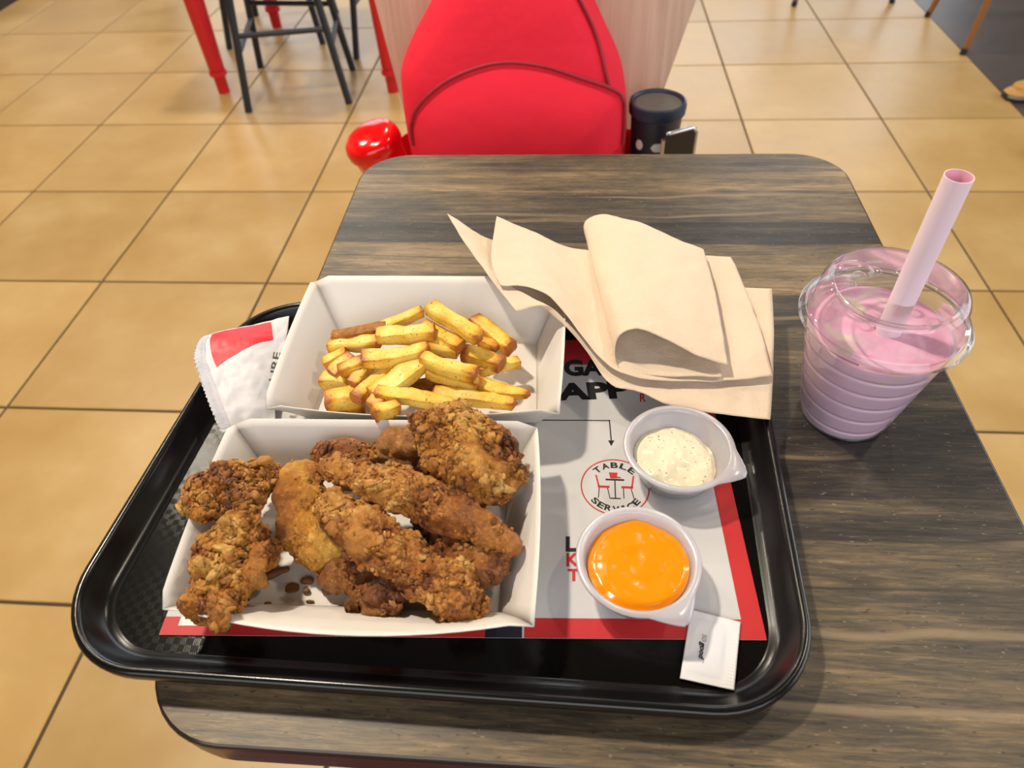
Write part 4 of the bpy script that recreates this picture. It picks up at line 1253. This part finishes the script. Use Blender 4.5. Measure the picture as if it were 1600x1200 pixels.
# tumbler in the right hand pocket
tu = thing('travel_tumbler', 'navy travel tumbler with grey lid beside the right of the backpack', 'tumbler', (0.1105, 0.715, 0.474))
lathe('body', [(0.0, 0.0), (0.034, 0.0), (0.036, 0.004), (0.0425, 0.145), (0.0440, 0.147)], navy_m, tu, 48)
lathe('lid', [(0.0440, 0.147), (0.0468, 0.149), (0.0475, 0.160), (0.0462, 0.167), (0.0430, 0.1685), (0.0405, 0.166), (0.0400, 0.162)], navy_m, tu, 48)
lathe('lid_insert', [(0.0400, 0.162), (0.02, 0.1625), (0.0, 0.1625)], greycap_m, tu, 48)
def curved_glint(a0, a1, z0, z1, r, n=8):
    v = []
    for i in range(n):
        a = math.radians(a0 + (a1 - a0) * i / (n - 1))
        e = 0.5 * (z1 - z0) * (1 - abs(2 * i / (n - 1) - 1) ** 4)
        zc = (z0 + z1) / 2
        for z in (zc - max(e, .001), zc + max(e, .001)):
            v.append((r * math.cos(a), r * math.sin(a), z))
    return mesh('painted_glint', v, grid_faces(n, 2), painted_glint_m, tu)
painted_glint_m = Mat('painted_glint_white', srgb(236, 244, 248), 0.3)  # white patches painted on the body in place of bright reflections
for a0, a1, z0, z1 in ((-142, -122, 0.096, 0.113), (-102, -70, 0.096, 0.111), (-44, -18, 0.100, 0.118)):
    curved_glint(a0, a1, z0, z1, 0.0412)
ph = thing('smartphone', 'black phone with silver edge standing against the navy tumbler', 'phone', (0.142, 0.640, 0.562))
pm = box('back_glass', (-0.0022, -0.030, -0.078), (0.0022, 0.030, 0.062), phone_m, ph, 0.0015)
fr_pts = [(0, -0.031, -0.078), (0, -0.031, 0.054), (0, -0.023, 0.063), (0, 0.023, 0.063), (0, 0.031, 0.054), (0, 0.031, -0.078)]
tube('edge_frame', fr_pts, 0.0032, silver_m, ph, 8)
ph.rotation_euler = (0.0, 0.0, math.radians(-62))

# glossy red lidded bottle leaning out of the left hand pocket
rb = thing('red_bottle', 'glossy red bottle with domed lid leaning left of the backpack', 'bottle', (-0.332, 0.700, 0.455))
lathe('body', [(0.0, 0.0), (0.034, 0.0), (0.036, 0.004), (0.0455, 0.128), (0.0460, 0.130)], red_gloss_m, rb, 48)
lathe('lid', [(0.0460, 0.130), (0.0485, 0.131), (0.0500, 0.135), (0.0498, 0.146), (0.0475, 0.153), (0.042, 0.1585), (0.034, 0.1610), (0.018, 0.1625), (0.0, 0.1630)], red_gloss_m, rb, 48)
rb.rotation_euler = (math.radians(10), math.radians(-16), 0)

# ---------------------------------------------------------------- red bar table and dark stools
rt_ = thing('red_bar_table', 'red metal table with tapered legs beyond the backpack', 'table', (-1.06, 2.60, 0))
RO = (-1.06, 2.60, 0)
for lx, ly in ((-1.41, 2.25), (-0.726, 2.24), (-1.41, 2.95), (-0.726, 2.95)):
    sx = 0.06 if lx < -1 else -0.045
    lg = tube('leg', [(lx, ly, 0.0), (lx, ly, 0.07), (lx + sx * 0.0, ly + 0.0, 0.074), (lx, ly, 0.10), (lx - 0.0 * sx, ly, 0.72)], [0.022, 0.024, 0.027, 0.030, 0.046], red_paint_m, rt_, 20, RO)
    tube('collar', [(lx, ly, 0.07), (lx, ly, 0.088)], 0.034, red_paint_m, lg, 20, RO)
box('table_top', (-1.47, 2.19, 0.72), (-0.66, 3.01, 0.745), red_paint_m, rt_, 0.008, RO)

def stool(label, fx, hgt=0.64):
    feet = [Vector((*p, 0)) for p in fx]
    c = sum(feet, Vector()) / 4
    t = thing('bar_stool', label, 'stool', tuple(c), 'dark metal stools at the red table')
    tops = [c + (p - c) * 0.62 + Vector((0, 0, hgt)) for p in feet]
    at = lambda k, z: feet[k].lerp(tops[k], z / hgt)
    for k in range(4):
        tube('leg', [feet[k], tops[k]], 0.0135, stool_m, t, 12, tuple(c))
    for k in range(4):
        zk = 0.26 if k in (0, 2) else 0.20
        tube('crossbar', [at(k, zk), at((k + 1) % 4, zk)], 0.0095, stool_m, t, 10, tuple(c))
    w = (tops[1] - tops[0]).length / 2 + 0.03
    lathe('seat', [(0, hgt), (w * 1.25, hgt), (w * 1.32, hgt + 0.012), (w * 1.25, hgt + 0.025), (0, hgt + 0.025)], stool_m, t, 32)
    return t
stool('dark metal stool nearest the camera beside the thick red table leg', [(-1.25, 2.072), (-0.878, 2.138), (-0.935, 2.448), (-1.338, 2.485)])
stool('dark metal stool farther back, its front feet behind the nearest stool', [(-1.545, 2.690), (-1.137, 2.737), (-1.17, 3.12), (-1.56, 3.10)])
stool('dark metal stool at the right, close to the thin red table leg', [(-0.945, 2.562), (-0.60, 2.60), (-0.62, 2.97), (-0.93, 2.99)])

# ---------------------------------------------------------------- wooden chairs by the dark floor, shoes, cabinet, near bench
def wood_chair(label, c, rz):
    t = thing('wooden_chair', label, 'chair', (c[0], c[1], 0), 'brown wooden chairs near the dark floor')
    t.rotation_euler = (0, 0, rz)
    for sx in (-1, 1):
        for sy in (-1, 1):
            lg = tube('leg', [(sx * 0.215, sy * 0.205, 0.0), (sx * 0.155, sy * 0.15, 0.43)], [0.011, 0.017], brown_wood_m, t, 12)
            tube('foot_cap', [(sx * 0.2165, sy * 0.2065, 0.0), (sx * 0.2135, sy * 0.2035, 0.022)], 0.0125, metal_dark_m, lg, 12)
    rings = []
    for i, z in ((0.02, 0.425), (0.0, 0.435), (0.0, 0.45), (0.012, 0.458)):
        rings.append([(x, y, z) for x, y in rounded([(-0.21, -0.20), (0.21, -0.20), (0.21, 0.20), (-0.21, 0.20)], 0.06, 6, i)])
    loft('seat', rings, brown_wood_m, t, True, True)
    pts = [(-0.17, 0.18, 0.45), (-0.19, 0.23, 0.72), (0.0, 0.25, 0.80), (0.19, 0.23, 0.72), (0.17, 0.18, 0.45)]
    tube('back_rail', [tuple(p) for p in cr(np.array(pts), np.linspace(0, 1, 24))], 0.013, brown_wood_m, t, 12)
wood_chair('brown wooden chair whose splayed leg meets the dark floor at upper right', (1.70, 2.72), math.radians(0))
wood_chair('brown wooden chair at the top edge, only its feet showing', (1.165, 3.30), math.radians(2))

def shoe(label, loc_, rz):
    t = thing('shoe', label, 'shoe', loc_, 'pair of tan shoes')
    t.rotation_euler = (0, 0, rz)
    out = [(0.0, 0.030), (0.06, 0.036), (0.13, 0.040), (0.20, 0.044), (0.245, 0.038), (0.268, 0.018)]
    def outline(s, z, dz=0):
        L = [(x, -w * s, z) for x, w in out] + [(x, w * s, z) for x, w in reversed(out)]
        return L
    loft('sole', [outline(1.0, 0.0), outline(1.04, 0.006), outline(1.04, 0.018), outline(1.0, 0.022)], sole_m, t, True, True, 60)
    loft('sole_trim', [outline(1.05, 0.012), outline(1.07, 0.016), outline(1.05, 0.021)], sole_trim_m, t, ang=60)
    rings = [outline(0.98, 0.022)]
    for s, k in ((0.95, 0.04), (0.85, 0.06), (0.65, 0.075), (0.5, 0.088)):
        rings.append([(x * (1 - 0.1 * s) if s > 0.8 else x * (0.45 + 0.3 * s), y * s, 0.022 + (k - 0.022) * (1 - 0.45 * min(1, max(0, (x - 0.1) / 0.16)))) for x, y, z in outline(1.0, 0)])
    loft('upper', rings, shoe_m, t, False, True, 70)
shoe('tan shoe with dark sole at the right edge, on the boundary of the dark floor', (1.748, 2.150, 0.0), math.radians(186))
shoe('tan shoe nearer the camera at the right edge, barely showing', (1.680, 1.735, 0.0), math.radians(184))

cb = thing('cabinet', 'pale cabinet with black plinth at the top left corner', 'cabinet', (-3.30, 3.75, 0))
box('body', (-0.33, -0.62, 0.07), (0.335, 0.62, 0.95), cabinet_m, cb, 0.004)
box('plinth', (-0.33, -0.62, 0.0), (0.345, 0.625, 0.07), sole_m, cb)

bn = thing('bench', 'dark navy padded bench seat under the near edge of the table', 'bench', (-0.10, -0.55, 0))
rings = [[(x, y, z) for x, y in rounded([(-0.249, -0.20), (0.30, -0.20), (0.30, 0.288), (-0.249, 0.288)], 0.03, 6, i)] for i, z in ((0.004, 0.39), (0.0, 0.40), (0.0, 0.44), (0.008, 0.45))]
loft('seat_cushion', rings, navy_seat_m, bn, True, True)
for lx in (-0.20, 0.25):
    for ly in (-0.16, 0.24):
        tube('leg', [(lx, ly, 0), (lx, ly, 0.39)], 0.016, metal_dark_m, bn, 12)
